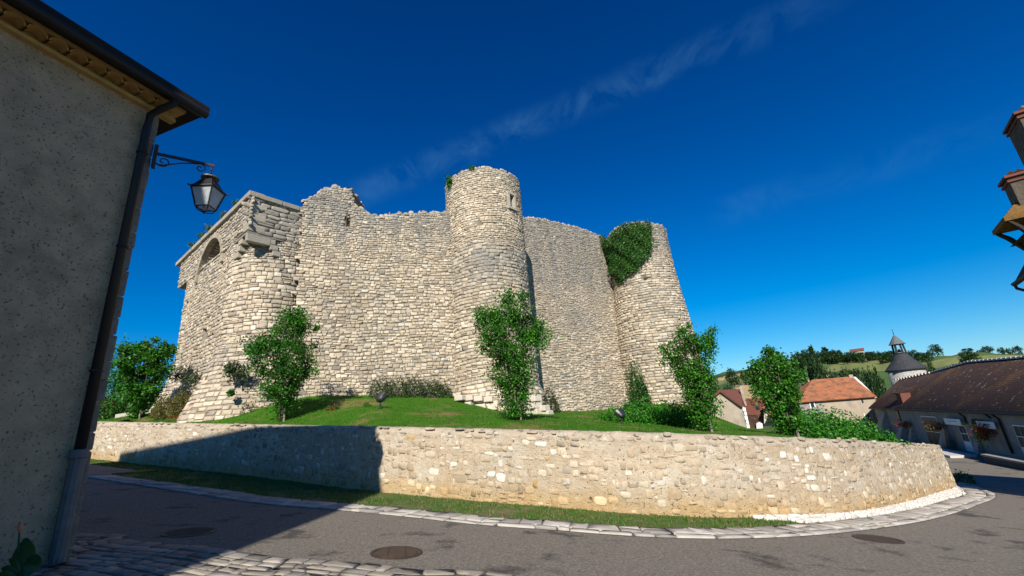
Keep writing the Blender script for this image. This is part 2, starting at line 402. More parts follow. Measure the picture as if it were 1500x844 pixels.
M['field_y'] = pmat('stubble_field', (.50, .36, .17), (.43, .31, .14), .03, .95, .4, .6)
M['field_o'] = pmat('dry_pasture', (.20, .20, .065), (.14, .165, .045), .02, .95, .4, .5)
g = struct(grid_obj('ground', PP, [M['field_g'], M['field_d'], M['field_y'], M['field_o']], mi=mi))
# road sheet
xs = np.linspace(-42, 62, 170); ys = np.linspace(-22, 62, 140); XX, YY = np.meshgrid(xs, ys, indexing='ij')
struct(grid_obj('road', np.stack([XX, YY, zroad(XX, YY)], -1), M['asphalt']))

# ------------------------------------------------------------------ retaining wall
WP = Path([(-31, 26.6), (-19.3, 20.8), (-9.84, 16.1), (-4.55, 13.1), (.53, 11.18), (3.64, 10.44), (7.25, 11.3), (10.7, 13.75), (14.6, 17.05), (18.3, 20.3), (19.0, 22.4), (18.4, 28), (17.5, 36)])
WH = 1.60
def wsurf(u, h, d):
    p = WP.at(u); n = WP.right(u); hh = np.asarray(h, float)
    off = d - hh * .05 + .05
    x = p[..., 0] + n[..., 0] * off; y = p[..., 1] + n[..., 1] * off
    return np.stack([x, y, zroad(p[..., 0], p[..., 1]) + hh], -1)
wall = thing('retaining_wall', (*WP.at(WP.L / 2), zroad(*WP.at(WP.L / 2))), 'long curved pale rubble stone wall between the road and the castle lawn', 'wall')
us = np.linspace(0, WP.L, 420)
prof = [(0, -.5), (0, 0), (0, .25), (0, .5), (0, .8), (0, 1.1), (0, 1.35), (0, WH - .06)]
Pw = np.zeros((len(us), len(prof), 3))
for j, (d, h) in enumerate(prof):
    dn = .012 * vnoise(us * 4, h * 5, 3)
    Pw[:, j] = wsurf(us, np.full(len(us), h), d + dn)
def wallstain(x, h):
    # splashed soil low down, paler lime-washed patches higher
    x = np.asarray(x, float); h = np.asarray(h, float)
    lo = sstep(.62, .12, h + .22 * vnoise(x * .9, h * 2, 4)); pa = sstep(-.1, .5, vnoise(x * .55, h * 1.5, 7)) * sstep(.35, .7, h)
    c = np.ones(x.shape + (3,)); c = c * (1 - lo[..., None]) + lo[..., None] * np.array([1.0, .86, .62]); return c * (1 + pa[..., None] * np.array([.16, .2, .26]))
hh_ = np.array([h for d, h in prof]); body = grid_obj('rubble_core', Pw, M['wmortar'], wall, col=wallstain(np.repeat(us[:, None], len(hh_), 1), np.repeat(hh_[None], len(us), 0)).reshape(-1, 3))
cprof = [(-.012, WH - .10), (-.006, WH - .02), (-.012, WH + .05), (-.07, WH + .12), (-.18, WH + .165), (-.32, WH + .165), (-.45, WH + .11), (-.52, WH + .0), (-.53, WH - .6)]
Pc = np.zeros((len(us), len(cprof), 3))
for j, (d, h) in enumerate(cprof):
    dn = .018 * vnoise(us * 5, j * 1.7, 5); hn = .02 * vnoise(us * 3.1, j * 1.1, 8) if j > 1 else 0
    Pc[:, j] = wsurf(us, np.full(len(us), h) + hn, d + dn)
grid_obj('coping', Pc, M['cap'], wall)
def wtint(P, rg):
    n = len(P); pal = np.array([(.52, .42, .30), (.56, .48, .37), (.46, .36, .25), (.72, .67, .58), (.40, .33, .24), (.50, .43, .34), (.28, .24, .19)])
    w = rg.choice(len(pal), n, p=[.25, .20, .20, .14, .08, .08, .05]); c = (pal[w] * .7 + np.array([.50, .40, .285]) * .3) * rg.uniform(.82, 1.1, (n, 1)) * (1 + .16 * vnoise(P[:, 0] * .7, P[:, 2] * 1.4 + P[:, 1] * .3, 2))[:, None]
    ye = rg.random(n) < .012; c[ye] = np.array([.48, .34, .17]) * rg.uniform(.8, 1.1, (ye.sum(), 1)); return np.clip(c * wallstain(P[:, 0] * 1.1 + 18, P[:, 2] - zroad(P[:, 0], P[:, 1])), 0, .8)
uA = WP.nearest_u(-22, 22.2); uB = WP.nearest_u(19.1, 23)
rk = np.random.default_rng(5)
Vw, Tw = lay(wsurf, uA, uB, .04, WH - .1, lambda z: (.085, .22), lambda z: (.10, .36), keep=lambda u, z, w, h: (rk.random(len(u)) > .14) & (z + h / 2 < WH - .02), gap=.018, proud=(-.008, .019), tint=wtint, wav=.07, cut=.68, jit=.28, seed=11, inset=.86, rough=.16, facet=.5)
Vc, Tc = lay(wsurf, uA, uB, WH - .08, WH + .06, lambda z: (.12, .14), lambda z: (.14, .34), keep=lambda u, z, w, h: rk.random(len(u)) > .55, gap=.04, proud=(-.004, .02), tint=lambda P, rg: wtint(P, rg) * .8, wav=.03, cut=.55, jit=.35, seed=12, inset=.8, rough=.2)
emit_stones([(body, Vw, Tw), (body, Vc, Tc)], 300, 'stone', M['wstone'], 'rubble_stones', smooth=False)

# ------------------------------------------------------------------ kerb, verge, cobbled apron
kpx = [(120, 699), (250, 719), (380, 738), (510, 749), (600, 758), (700, 769), (800, 776), (900, 784), (1000, 789), (1100, 789), (1200, 784), (1290, 774), (1370, 760), (1432, 740), (1456, 724)]
KP = Path([gp(*p)[:2] for p in kpx] + [(21.9, 24.5), (22, 30)])
def gsurf_path(path, lift=0.):
    def f(u, v, d):                 # v runs to the LEFT of travel (towards the wall)
        p = path.at(u); n = -path.right(u); x = p[..., 0] + n[..., 0] * v; y = p[..., 1] + n[..., 1] * v
        return np.stack([x, y, zroad(x, y) + lift + d], -1)
    return f
ks = gsurf_path(KP, .012)
uK = np.linspace(0, KP.L, 260); kv = np.linspace(-.02, .80, 5)
kerb = struct(grid_obj('kerb', np.stack([ks(uK, np.full(len(uK), v), -.006) for v in kv], 1), M['joint']))
def ktint(P, rg):
    n = len(P); pal = np.array([(.46, .42, .36), (.38, .35, .31), (.54, .50, .44), (.30, .28, .25)])
    return pal[rg.choice(4, n, p=[.4, .28, .2, .12])] * rg.uniform(.85, 1.1, (n, 1))
u12 = KP.nearest_u(*gp(1150, 787)[:2])
ksr = []
for (v0, w_, sd_, ll) in ((.0, .22, 21, (.35, .75)), (.23, .54, 22, (.30, .62))):
    ksr.append(lay(lambda u, v, d, v0=v0, w_=w_: ks(u, v0 + v * w_, d), .3, KP.L - 5, 0, .5, lambda z: (1, 1.0001), lambda z, ll=ll: ll, gap=.02, proud=(.012, .03), tint=ktint, wav=0, cut=.9, jit=.06, back=-.03, inset=.95, seed=sd_, rough=.02))
# gap is in v units for the second axis, so widen the stones a little there
emit_stones([(kerb, v, t) for v, t in ksr], 300, 'kerb_stone', M['kerb'], 'kerb_stones', smooth=False)
# verge: strip between kerb and wall
uv = np.linspace(WP.nearest_u(-24, 23), WP.nearest_u(18.9, 21.4), 300); Pv = np.zeros((300, 9, 3))
wb = WP.at(uv) + WP.right(uv) * .05
kin = KP.at(np.linspace(0, KP.L, 2000)) - KP.right(np.linspace(0, KP.L, 2000)) * .77
for i in range(300):
    j = np.argmin(((kin - wb[i]) ** 2).sum(1)); q = kin[j] if uv[i] > WP.nearest_u(-14, 18.2) else wb[i] + WP.right(uv[i]) * 1.1
    for k in range(9):
        t = k / 8; p = wb[i] * (1 - t) + q * t
        Pv[i, k] = (*p, zroad(*p) + .025 + .015 * (1 - t) ** 2 + .012 * float(vnoise(p[0] * 3, p[1] * 3, 4)))
ia = int(np.argmin(np.abs(uv - WP.nearest_u(*gp(1185, 772)[:2]))))
verge = struct(grid_obj('verge', Pv[:ia + 1], M['verge']))
apron = struct(grid_obj('cobbled_apron', Pv[ia - 1:] - np.array([0, 0, .022]), M['joint']))
VG = Pv
_ui = np.linspace(0, 1, 300)
def asurf(u, v, d):                 # u in metres along the wall from the apron start, v 0 (wall) .. 1 (kerb)
    uu = np.clip(uv[ia] + u, uv[0], uv[-1]); idx = (uu - uv[0]) / (uv[1] - uv[0]); i0 = np.clip(idx.astype(int), 0, 298); f = (idx - i0)[..., None]
    a = Pv[i0, 0] * (1 - f) + Pv[i0 + 1, 0] * f; b = Pv[i0, 8] * (1 - f) + Pv[i0 + 1, 8] * f; v_ = np.asarray(v)[..., None]
    p = a * (1 - v_) + b * v_; p[..., 2] = zroad(p[..., 0], p[..., 1]) + .04 + .05 * (1 - v_[..., 0]) ** 2 + d; return p
alen = uv[-1] - uv[ia]
def atint(P, rg): return np.array([.72, .68, .61]) * rg.uniform(.82, 1.12, (len(P), 1)) * np.array([1, 1, 1])
Va, Ta = lay(asurf, -.6, alen, .02, .97, lambda z: (.13, .18), lambda z: (.2, .42), keep=lambda u, z, w, h: (u > -.6 + z * 1.0) & (z < .99), gap=.02, proud=(.02, .04), tint=atint, wav=.01, cut=.6, jit=.16, back=-.04, seed=31)
emit_stones([(apron, Va, Ta)], 300, 'cobble', M['kerb'], 'cobbles', smooth=False)

# paving at the foot of the houses, bottom left
bpx = [(60, 778), (115, 783), (181, 785), (200, 793), (302, 802), (412, 817), (470, 820), (553, 829), (622, 836), (692, 835), (745, 843)]
bw = [gp(*p)[:2] for p in bpx]
BP = Path([(-9.5, 7.6)] + bw + [(1.4, 5.5), (3.0, 4.4)])
ps = gsurf_path(BP, .012)
uP = np.linspace(0, BP.L, 120); pv = struct(grid_obj('pavement', np.stack([ps(uP, np.full(len(uP), -v), -.004) for v in np.linspace(0, 5.5, 9)], 1)[::-1], M['joint']))
def ptint(P, rg):
    n = len(P); pal = np.array([(.33, .29, .235), (.27, .24, .20), (.40, .36, .30), (.21, .19, .165)])
    return pal[rg.choice(4, n, p=[.4, .3, .18, .12])] * rg.uniform(.85, 1.1, (n, 1))
Vp, Tp = lay(lambda u, v, d: ps(u, -v, d), .2, BP.L, .0, 2.6, lambda z: (.18, .26) if z < .1 else (.12, .2), lambda z: (.24, .5) if z < .1 else (.15, .38), gap=.012, proud=(.002, .009), tint=ptint, wav=.02, cut=.8, jit=.16, back=-.03, inset=.95, seed=41, rough=.08)
emit_stones([(pv, Vp, Tp)], 300, 'paving_stone', M['kerb'], 'paving_stones', smooth=False)

# ------------------------------------------------------------------ lawn mound
ctrl = []
for u in np.linspace(0, WP.L, 26):
    p = WP.at(u) - WP.right(u) * .5; ctrl.append((*p, float(zroad(*WP.at(u))) + WH + .03))
for (px, py, D) in [(235, 596, 32), (205, 606, 29), (290, 601, 25), (380, 594, 22.8), (450, 580, 23.4), (550, 577, 24.3), (650, 573, 25), (700, 592, 22.6), (745, 607, 22.3), (795, 604, 23.5),
                    (830, 604, 29), (880, 603, 31), (950, 592, 33), (1003, 589, 33.5), (415, 616, 19.5), (557, 596, 18), (755, 613, 14), (600, 600, 18.5), (910, 620, 16.5), (1030, 631, 14.5), (1155, 637, 17), (1060, 628, 20)]:
    ctrl.append(tuple(atD(px, py, D)))
ctrl += [(15, 26, -.9), (17, 32, -1.6), (12, 40, -.8), (0, 46, 2.2), (-20, 42, 3.6), (-32, 38, 3.2), (22, 44, -3.9), (14, 36, -1.0), (-26, 32, 3.1)]
ctrl = np.array(ctrl)
def _fit():
    d = np.linalg.norm(ctrl[:, None, :2] - ctrl[None, :, :2], axis=2); n = len(ctrl)
    A = np.zeros((n + 3, n + 3)); A[:n, :n] = -d + np.eye(n) * -.0; A[:n, n] = 1; A[:n, n + 1:] = ctrl[:, :2]; A[n:, :n] = A[:n, n:].T
    A[:n, :n] += np.eye(n) * .25
    return np.linalg.solve(A, np.r_[ctrl[:, 2], 0, 0, 0])
_w = _fit()
def zlawn(x, y):
    x = np.asarray(x, float); y = np.asarray(y, float); sh = x.shape; q = np.stack([x.ravel(), y.ravel()], 1)
    d = np.linalg.norm(q[:, None] - ctrl[None, :, :2], axis=2); n = len(ctrl)
    return (-d @ _w[:n] + _w[n] + q @ _w[n + 1:]).reshape(sh)
inner = Path([(-40, 40), (-20, 43), (0, 46), (12, 45), (22, 42)])
tu = np.linspace(0, 1, 220); tv = np.linspace(0, 1, 90) ** 1.5
pw = WP.at(tu * WP.L); pw = pw - WP.right(tu * WP.L) * .40; pi_ = inner.at(tu * inner.L)
LX = pw[:, None, 0] * (1 - tv)[None] + pi_[:, None, 0] * tv[None]; LY = pw[:, None, 1] * (1 - tv)[None] + pi_[:, None, 1] * tv[None]
LZ = zlawn(LX, LY) + .02 * vnoise(LX * 2.2, LY * 2.2, 6)
struct(grid_obj('lawn', np.stack([LX, LY, LZ], -1), M['grass']))
def blades(name, P, hh, mat, cols, width=.012, seed=3):
    rg = np.random.default_rng(seed); n = len(P); a = rg.uniform(0, 2 * PI, n); h = hh * rg.uniform(.5, 1.3, n); ln = rg.normal(0, .35, (n, 2)) * h[:, None]
    dx = np.cos(a) * width; dy = np.sin(a) * width
    V = np.zeros((n, 3, 3)); V[:, 0] = P - np.stack([dx, dy, 0 * dx + .01], 1); V[:, 1] = P + np.stack([dx, dy, 0 * dx - .01], 1); V[:, 2] = P + np.stack([ln[:, 0], ln[:, 1], h], 1)
    C = np.array(cols)[rg.integers(0, len(cols), n)] * rg.uniform(.7, 1.25, (n, 1))
    o = mkobj(name, V.reshape(-1, 3), np.arange(n * 3).reshape(-1, 3), mat, col=np.repeat(C, 3, 0)); return o
M['blade'] = leafmat('grass_blades', (1, 1, 1), .3, .6)
rg = np.random.default_rng(8); nb = 42000
ii = rg.integers(0, ia - 1, nb); ff = rg.random(nb); kk = rg.random(nb) * 8; k0 = kk.astype(int); kf = kk - k0
def pvat(i, f, k, kf): return (Pv[i, k] * ((1 - f) * (1 - kf))[:, None] + Pv[i + 1, k] * (f * (1 - kf))[:, None] + Pv[i, np.minimum(k + 1, 8)] * ((1 - f) * kf)[:, None] + Pv[i + 1, np.minimum(k + 1, 8)] * (f * kf)[:, None])
VP_ = pvat(ii, ff, k0, kf); VP_ = VP_[vnoise(VP_[:, 0] * 1.6, VP_[:, 1] * 1.6, 9) > -.45 + .5 * rg.random(len(VP_)) - .1]
VP_ = VP_[rg.random(len(VP_)) < .85]
tag(blades('verge_grass', VP_, .042, M['blade'], [(.04, .16, .008), (.06, .17, .014), (.14, .15, .04), (.26, .20, .10), (.035, .12, .008)], .011, 4), 'ragged short grass along the foot of the roadside wall', 'grass', kind='stuff')
nb = 90000; uu = rg.random(nb); vv = rg.random(nb) ** 1.6 * .45
bx_ = np.interp(uu, tu, pw[:, 0]) * (1 - vv) + np.interp(uu, tu, pi_[:, 0]) * vv; by_ = np.interp(uu, tu, pw[:, 1]) * (1 - vv) + np.interp(uu, tu, pi_[:, 1]) * vv
ok = (bx_ > -24) & (bx_ < 18) & (by_ < 27); bx_, by_ = bx_[ok], by_[ok]
tag(blades('lawn_grass', np.stack([bx_, by_, zlawn(bx_, by_)], 1), .05, M['blade'], [(.036, .175, .005), (.052, .195, .008), (.026, .135, .004), (.11, .17, .018)], .012, 5), 'mown green grass on the mound below the castle', 'grass', kind='stuff')
# ------------------------------------------------------------------ castle
castle = thing('castle', (-1.4, 24.5, 2.2), 'ruined medieval castle of pale limestone with round towers on the grassy mound', 'castle')
A = atD(370, 279, 23.0); ZT = A[2]                                   # corner of the gatehouse top, about 13.8 m
E_ = atz(268, 378, ZT); Rr = atz(453, 300, ZT)
fdir = (E_ - A)[:2]; flen = np.linalg.norm(fdir); fdir = fdir / flen   # along the gate front, away to the left
ndir = np.array([fdir[1], -fdir[0]])
if ndir.dot(-A[:2]) < 0: ndir = -ndir                                  # outward normal of the gate front
sdir = -ndir                                                           # along the side, away
RT = 2.2
C1 = A[:2] + (fdir - ndir) * RT; C0 = A[:2] + fdir * (flen - RT - .2) - ndir * RT
C2 = np.array([-1.42, 24.95]); R2 = 2.46; ZT2 = 16.25
GROUPS = []
PAL = np.array([(.55, .455, .335), (.60, .51, .385), (.49, .395, .285), (.66, .58, .46), (.43, .36, .275), (.52, .455, .36), (.31, .265, .21)])
def stint(greyf=None, lift=1.0, warm=(1, 1, 1)):
    def f(P, rg):
        n = len(P); c = PAL[rg.choice(len(PAL), n, p=[.25, .2, .18, .12, .12, .09, .04])] * rg.uniform(.82, 1.12, (n, 1)) * lift * np.array(warm)
        c = c * (1 + .16 * vnoise(P[:, 0] * .45 + P[:, 1] * .2, P[:, 2] * .4, 1.3))[:, None]
        if greyf is not None:
            g = np.clip(greyf(P) + rg.normal(0, .16, n), 0, 1)[:, None]
            c = c * (1 - g) + (np.array([.29, .275, .25]) * rg.uniform(.75, 1.2, (n, 1))) * g
        return c
    return f
def cyl(C, r, zf=None):
    def f(u, z, d):
        z = np.asarray(z, float); a = np.asarray(u) / r; rr = r + d + (zf(z) if zf else 0)
        return np.stack([C[0] + rr * np.sin(a), C[1] - rr * np.cos(a), z + 0 * a], -1)     # a = 0 faces -y
    return f
def plane(P0, dr, nrm, batter=0., zb=0.):
    dr = np.array(dr); nrm = np.array(nrm)
    def f(u, z, d):
        z = np.asarray(z, float); u = np.asarray(u, float); o = d + batter * (zb - z)
        return np.stack([P0[0] + dr[0] * u + nrm[0] * o, P0[1] + dr[1] * u + nrm[1] * o, z + 0 * u], -1)
    return f
def core(name, surf, u0, u1, z0, topf, du, dz, holes=(), back=None, cap_c=None, wrap=False, zmax=None):
    nu = int((u1 - u0) / du) + 1; U = np.linspace(u0, u1, nu, endpoint=not wrap); zt = topf(U)
    nz = int((np.max(zt) - z0) / dz) + 1; T = np.linspace(0, 1, nz)
    Z = z0 + (zt[:, None] - z0) * T[None]; UU = np.repeat(U[:, None], nz, 1); D = -.026 + .012 * vnoise(UU * 3, Z * 3, 2)
    for hm, dep in holes: D = np.where(hm(UU, Z), -dep, D)
    P = surf(UU, Z, D)
    extra = []
    if back:                                                            # wall top and rear face
        for (dd, zz) in ((-.4, .03), (-back * .6, -.02), (-back, -.08)):
            extra.append(surf(U, zt + zz, np.full(nu, dd))[:, None])
        extra.append(surf(U, np.full(nu, z0), np.full(nu, -back))[:, None])
    elif cap_c is not None:
        c3 = np.array([*cap_c, 0.])
        for k, dzz in ((.75, -.03), (.72, -.6), (.0, -.6)):
            q = P[:, -1].copy(); q = c3 + (q - c3) * np.array([k, k, 1]) + np.array([0, 0, dzz]); extra.append(q[:, None])
    if extra: P = np.concatenate([P] + extra, 1)
    return grid_obj(name, P, M['mortar'], castle, smooth=False, wrapu=wrap)
def anyhole(holes, grow=.0):
    def k(u, z, w, h):
        m = np.ones(len(u), bool)
        for hm, dep in holes: m &= ~(hm(u, z) | hm(u - w * .42, z) | hm(u + w * .42, z) | hm(u, z + h * .4) | hm(u, z - h * .4))
        return m
    return k
def rect(u0, u1, z0, z1): return lambda u, z: (u > u0) & (u < u1) & (z > z0) & (z < z1)
def uz_cyl(px, py, C, r):
    rr = ray(px, py); d = np.array([rr[0], rr[1]]); o = -np.array(C); a = d.dot(d); b = 2 * d.dot(o); c = o.dot(o) - r * r
    t = (-b - math.sqrt(max(b * b - 4 * a * c, 0))) / (2 * a); P = CAM + rr * t
    return math.atan2(P[0] - C[0], -(P[1] - C[1])) * r, P[2]

# --- round tower in the middle
f2 = lambda z: .30 * sstep(3.4, 2.6, z) * 1.0 + .10 * sstep(9.5, 3, z)
S2 = cyl(C2, R2, f2)
uw, zw = uz_cyl(749, 295, C2, R2); u3, z3 = uz_cyl(697, 456, C2, R2); u4, z4 = uz_cyl(704, 327, C2, R2)
holes2 = [(rect(uw - .19, uw + .19, zw - .42, zw + .40), .7), (rect(u3 - .1, u3 + .1, z3 - .1, z3 + .1), .4), (rect(u4 - .12, u4 + .12, z4 - .08, z4 + .08), .3)]
top2 = lambda u: ZT2 + .10 * vnoise(u * 1.3, 0, 1) + .06 * np.sin(u * 5)
t2 = core('round_tower', S2, -PI * R2, PI * R2, 1.0, top2, .10, .12, holes2, cap_c=C2, wrap=True)
grey2 = lambda P: 1.0 * np.exp(-((P[:, 2] - 10.2) / 1.3) ** 2) * (.65 + .5 * vnoise(P[:, 0] * .8, P[:, 2] * .6, 3)) + .35 * sstep(14.5, 16.2, P[:, 2]) + .25 * sstep(.2, 1.1, P[:, 0])
k2 = anyhole(holes2)
GROUPS.append((t2, *lay(S2, -PI * R2 * .72, PI * R2 * .72, 1.6, ZT2 + .15, lambda z: (.22, .30) if z < 3.3 else ((.16, .24) if z < 11 else (.10, .17)), lambda z: (.30, .6) if z < 3.3 else ((.2, .46) if z < 11 else (.13, .36)),
              keep=lambda u, z, w, h: k2(u, z, w, h) & (z < top2(u) + .05), gap=.015, proud=(-.003, .022), cut=.80, jit=.16, inset=.90, rough=.1, tint=stint(grey2), seed=51)))
jm = MB(); ax_ = lambda u: np.array([[math.cos(u / R2), math.sin(u / R2), 0], [math.sin(u / R2), -math.cos(u / R2), 0], [0, 0, 1]])
for du_, hh, zz, ww in ((-.26, .84, 0, .14), (.26, .84, 0, .14), (0, .14, .49, .66), (0, .14, -.51, .7)):
    p = S2(np.array(uw + du_), np.array(zw + zz), np.array(.0)); jm.box(p, (ww, .22, hh), ax_(uw + du_))
jm.build('window_surround', pmat('dressed_stone', (.45, .40, .32), (.36, .32, .26), 5, .9, .4, 30), t2)
bm_ = MB()
for du_ in (-.07, .07):
    p = S2(np.array(uw + du_), np.array(zw), np.array(-.12)); bm_.box(p, (.03, .03, .8), ax_(uw))
bm_.build('window_bars', M['iron'], t2)
# masonry footing left standing at the tower base
ft = MB()
rgf = random.Random(4)
for (px, py, w_, h_) in [(675, 583, .5, .26), (690, 583, .42, .26), (702, 584, .5, .26), (716, 585, .48, .27), (688, 592, .4, .22), (705, 596, .6, .26), (722, 597, .55, .26), (770, 584, .8, .3), (784, 584, .55, .3), (768, 593, .6, .3), (783, 594, .7, .3), (797, 598, .45, .28), (772, 602, .6, .3), (787, 603, .6, .3), (802, 606, .5, .3)]:
    p = atD(px, py, 22.25 if px < 760 else 22.6); ua = math.atan2(p[0] - C2[0], -(p[1] - C2[1])) * R2
    mb = MB(); mb.box(p, (w_, .5, h_), ax_(ua), taper=.9, col=tuple(np.array([.62, .56, .47]) * rgf.uniform(.85, 1.05))); mb.build('footing_stone', M['stone'], t2, bevel=.04)

# --- left curtain wall
P1 = np.array([Rr[0], Rr[1]]); P2 = atz(655, 310, 14.0)[:2]; d1 = P2 - P1; L1 = np.linalg.norm(d1); d1 /= L1; n1 = np.array([d1[1], -d1[0]])
P1 = P1 - d1 * .25; L1 += .9
S1 = plane(P1, d1, n1, .012, 6)
n13 = (*n1, 0); p13 = (*P1, 0)
def uz_pl(px, py, P0, dr, nn):
    P = onplane(px, py, (*P0, 0), (*nn, 0)); return (P[:2] - P0).dot(dr), P[2]
tp1 = [uz_pl(*q, P1, d1, n1) for q in [(448, 292), (455, 287), (470, 278), (486, 271), (497, 272), (505, 279), (514, 278), (520, 300), (533, 306), (545, 315), (560, 314), (580, 312), (651, 309)]]
tp1u = np.array([q[0] for q in tp1]); tp1z = np.array([q[1] for q in tp1])
top1 = lambda u: np.interp(u, tp1u, tp1z) + .05 * np.sin(np.asarray(u) * 9) + .04 * vnoise(np.asarray(u) * 4, 0, 2)
us1, zs1 = uz_pl(509, 322, P1, d1, n1)
holes1 = [(rect(us1 - .11, us1 + .11, zs1 - .32, zs1 + .32), .5)]
cw1 = core('curtain_wall', S1, 0, L1, 2.0, top1, .12, .14, holes1, back=1.6)
STK = lambda P, z0, z1, k=.45: k * sstep(z0, z1, P[:, 2]) * (vnoise(P[:, 0] * 2.6, P[:, 2] * .25, 5) > .12)
grey1 = lambda P: STK(P, 9.5, 13) + .55 * sstep(11.2, 13.4, P[:, 2] + .7 * vnoise(P[:, 0], P[:, 2], 4)) + .3 * sstep(.3, .8, vnoise(P[:, 0] * .5, P[:, 2] * .45, 7))
k1 = anyhole(holes1)
GROUPS.append((cw1, *lay(S1, 0, L1, 2.4, 16.2, lambda z: (.13, .215) if z < 10.5 else (.09, .16), lambda z: (.16, .42) if z < 10.5 else (.12, .32), keep=lambda u, z, w, h: k1(u, z, w, h) & (z < top1(u)), gap=.014, proud=(-.006, .022), cut=.76, jit=.20, inset=.88, rough=.13, facet=.45, tint=stint(grey1), seed=52)))
# return of the ruined turret behind it (dark, facing right)
Pt = P1 + d1 * tp1u[6] - n1 * .15; dt = np.array([math.sin(math.radians(2)), math.cos(math.radians(2))]); nt_ = np.array([dt[1], -dt[0]])
St = plane(Pt, dt, nt_)
tpt = [uz_pl(*q, Pt, dt, nt_) for q in [(514, 277), (520, 281), (530, 290), (538, 300), (544, 311)]]
tpu = np.array([q[0] for q in tpt]); tpz = np.array([q[1] for q in tpt]); Lt = 3.2
topt = lambda u: np.interp(u, [0, .8, 1.6, 2.4, 3.2], [tpz[0], tpz[0] + .05, tpz[0] - .1, tpz[0] - .4, tpz[0] - .9]) + .08 * np.sin(np.asarray(u) * 8)
tur = core('ruined_turret', St, 0, Lt, 11.5, topt, .12, .14, (), back=1.2)
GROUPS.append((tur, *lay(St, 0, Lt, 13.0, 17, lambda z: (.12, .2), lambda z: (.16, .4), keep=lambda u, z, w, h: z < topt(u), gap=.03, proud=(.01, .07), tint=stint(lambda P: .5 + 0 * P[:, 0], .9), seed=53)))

# --- right curtain wall
ZC2 = 16.6
Q1 = atz(770, 318, ZC2)[:2]; Q2 = atz(880, 346, ZC2)[:2]; d2 = Q2 - Q1; L2 = np.linalg.norm(d2); d2 /= L2; n2 = np.array([d2[1], -d2[0]])
if n2.dot(-Q1) < 0: n2 = -n2
Q1 = Q1 - d2 * 1.6; L2 = L2 + 1.6 + 2.2
S3 = plane(Q1, d2, n2, .075, ZC2)
tpc = [uz_pl(*q, Q1, d2, n2) for q in [(768, 318), (790, 320), (815, 325), (840, 331), (862, 338), (880, 346)]]
tcu = np.array([q[0] for q in tpc]); tcz = np.array([q[1] for q in tpc])
top3 = lambda u: np.interp(u, np.r_[tcu, tcu[-1] + 2.5], np.r_[tcz, tcz[-1] - .5]) + .04 * np.sin(np.asarray(u) * 7) + .05 * vnoise(np.asarray(u) * 3, 0, 5)
cw2 = core('curtain_wall', S3, 0, L2, .8, top3, .14, .16, (), back=1.8)
grey3 = lambda P: STK(P, 9, 13.5) + .6 * sstep(9.5, 12.5, P[:, 2] + 1.2 * vnoise(P[:, 0] * .8, P[:, 2] * .7, 4)) + .55 * np.exp(-(((P[:, 0] - 5.2) / 1.9) ** 2 + ((P[:, 2] - 8.6) / 1.5) ** 2)) + .12
GROUPS.append((cw2, *lay(S3, 0, L2, 1.2, 17.4, lambda z: (.14, .21) if z < 8 else (.10, .165), lambda z: (.18, .42) if z < 8 else (.12, .32), keep=lambda u, z, w, h: z < top3(u), gap=.016, proud=(-.008, .026), cut=.72, jit=.24, inset=.84, rough=.16, facet=.5, wav=.09, tint=stint(grey3, .97), seed=54)))

# --- corner tower at the right, overgrown with ivy at the top
_a3, _ = azsl(938, 400); D3 = 36.4
azl, _ = azsl(898, 345); azr, _ = azsl(975, 335)
azc = (math.radians(14.2) + azr) / 2; R3 = math.sin((azr - math.radians(14.2)) / 2) * D3; C3 = np.array([D3 * math.sin(azc), D3 * math.cos(azc)]); ZT3 = atD(975, 333, D3)[2]
f3 = lambda z: .75 * sstep(15, 3, z)
S4 = cyl(C3, R3, f3)
uh, zh = uz_cyl(944, 407, C3, R3)
holes4 = [(rect(uh - .14, uh + .14, zh - .16, zh + .16), .5)]
top4 = lambda u: ZT3 - .0 + .12 * vnoise(u * 1.1, 0, 3) - .25 * (np.sin(u / R3 + .9) > .8)
t4 = core('corner_tower', S4, -PI * R3, PI * R3, .4, top4, .13, .15, holes4, cap_c=C3, wrap=True)
grey4 = lambda P: STK(P, 10, 14) + .5 * sstep(13.2, 14.6, P[:, 2]) + .15 + .25 * vnoise(P[:, 0] * .6, P[:, 2] * .5, 9)
k4 = anyhole(holes4)
GROUPS.append((t4, *lay(S4, -PI * R3 * .75, PI * R3 * .75, .8, ZT3 + .1, lambda z: (.16, .26) if z < 12.5 else (.12, .18), lambda z: (.22, .58) if z < 12.5 else (.16, .4), keep=lambda u, z, w, h: k4(u, z, w, h) & (z < top4(u)), gap=.022, proud=(.0, .045), cut=.76, jit=.15, inset=.9, tint=stint(grey4, 1.04), seed=55)))

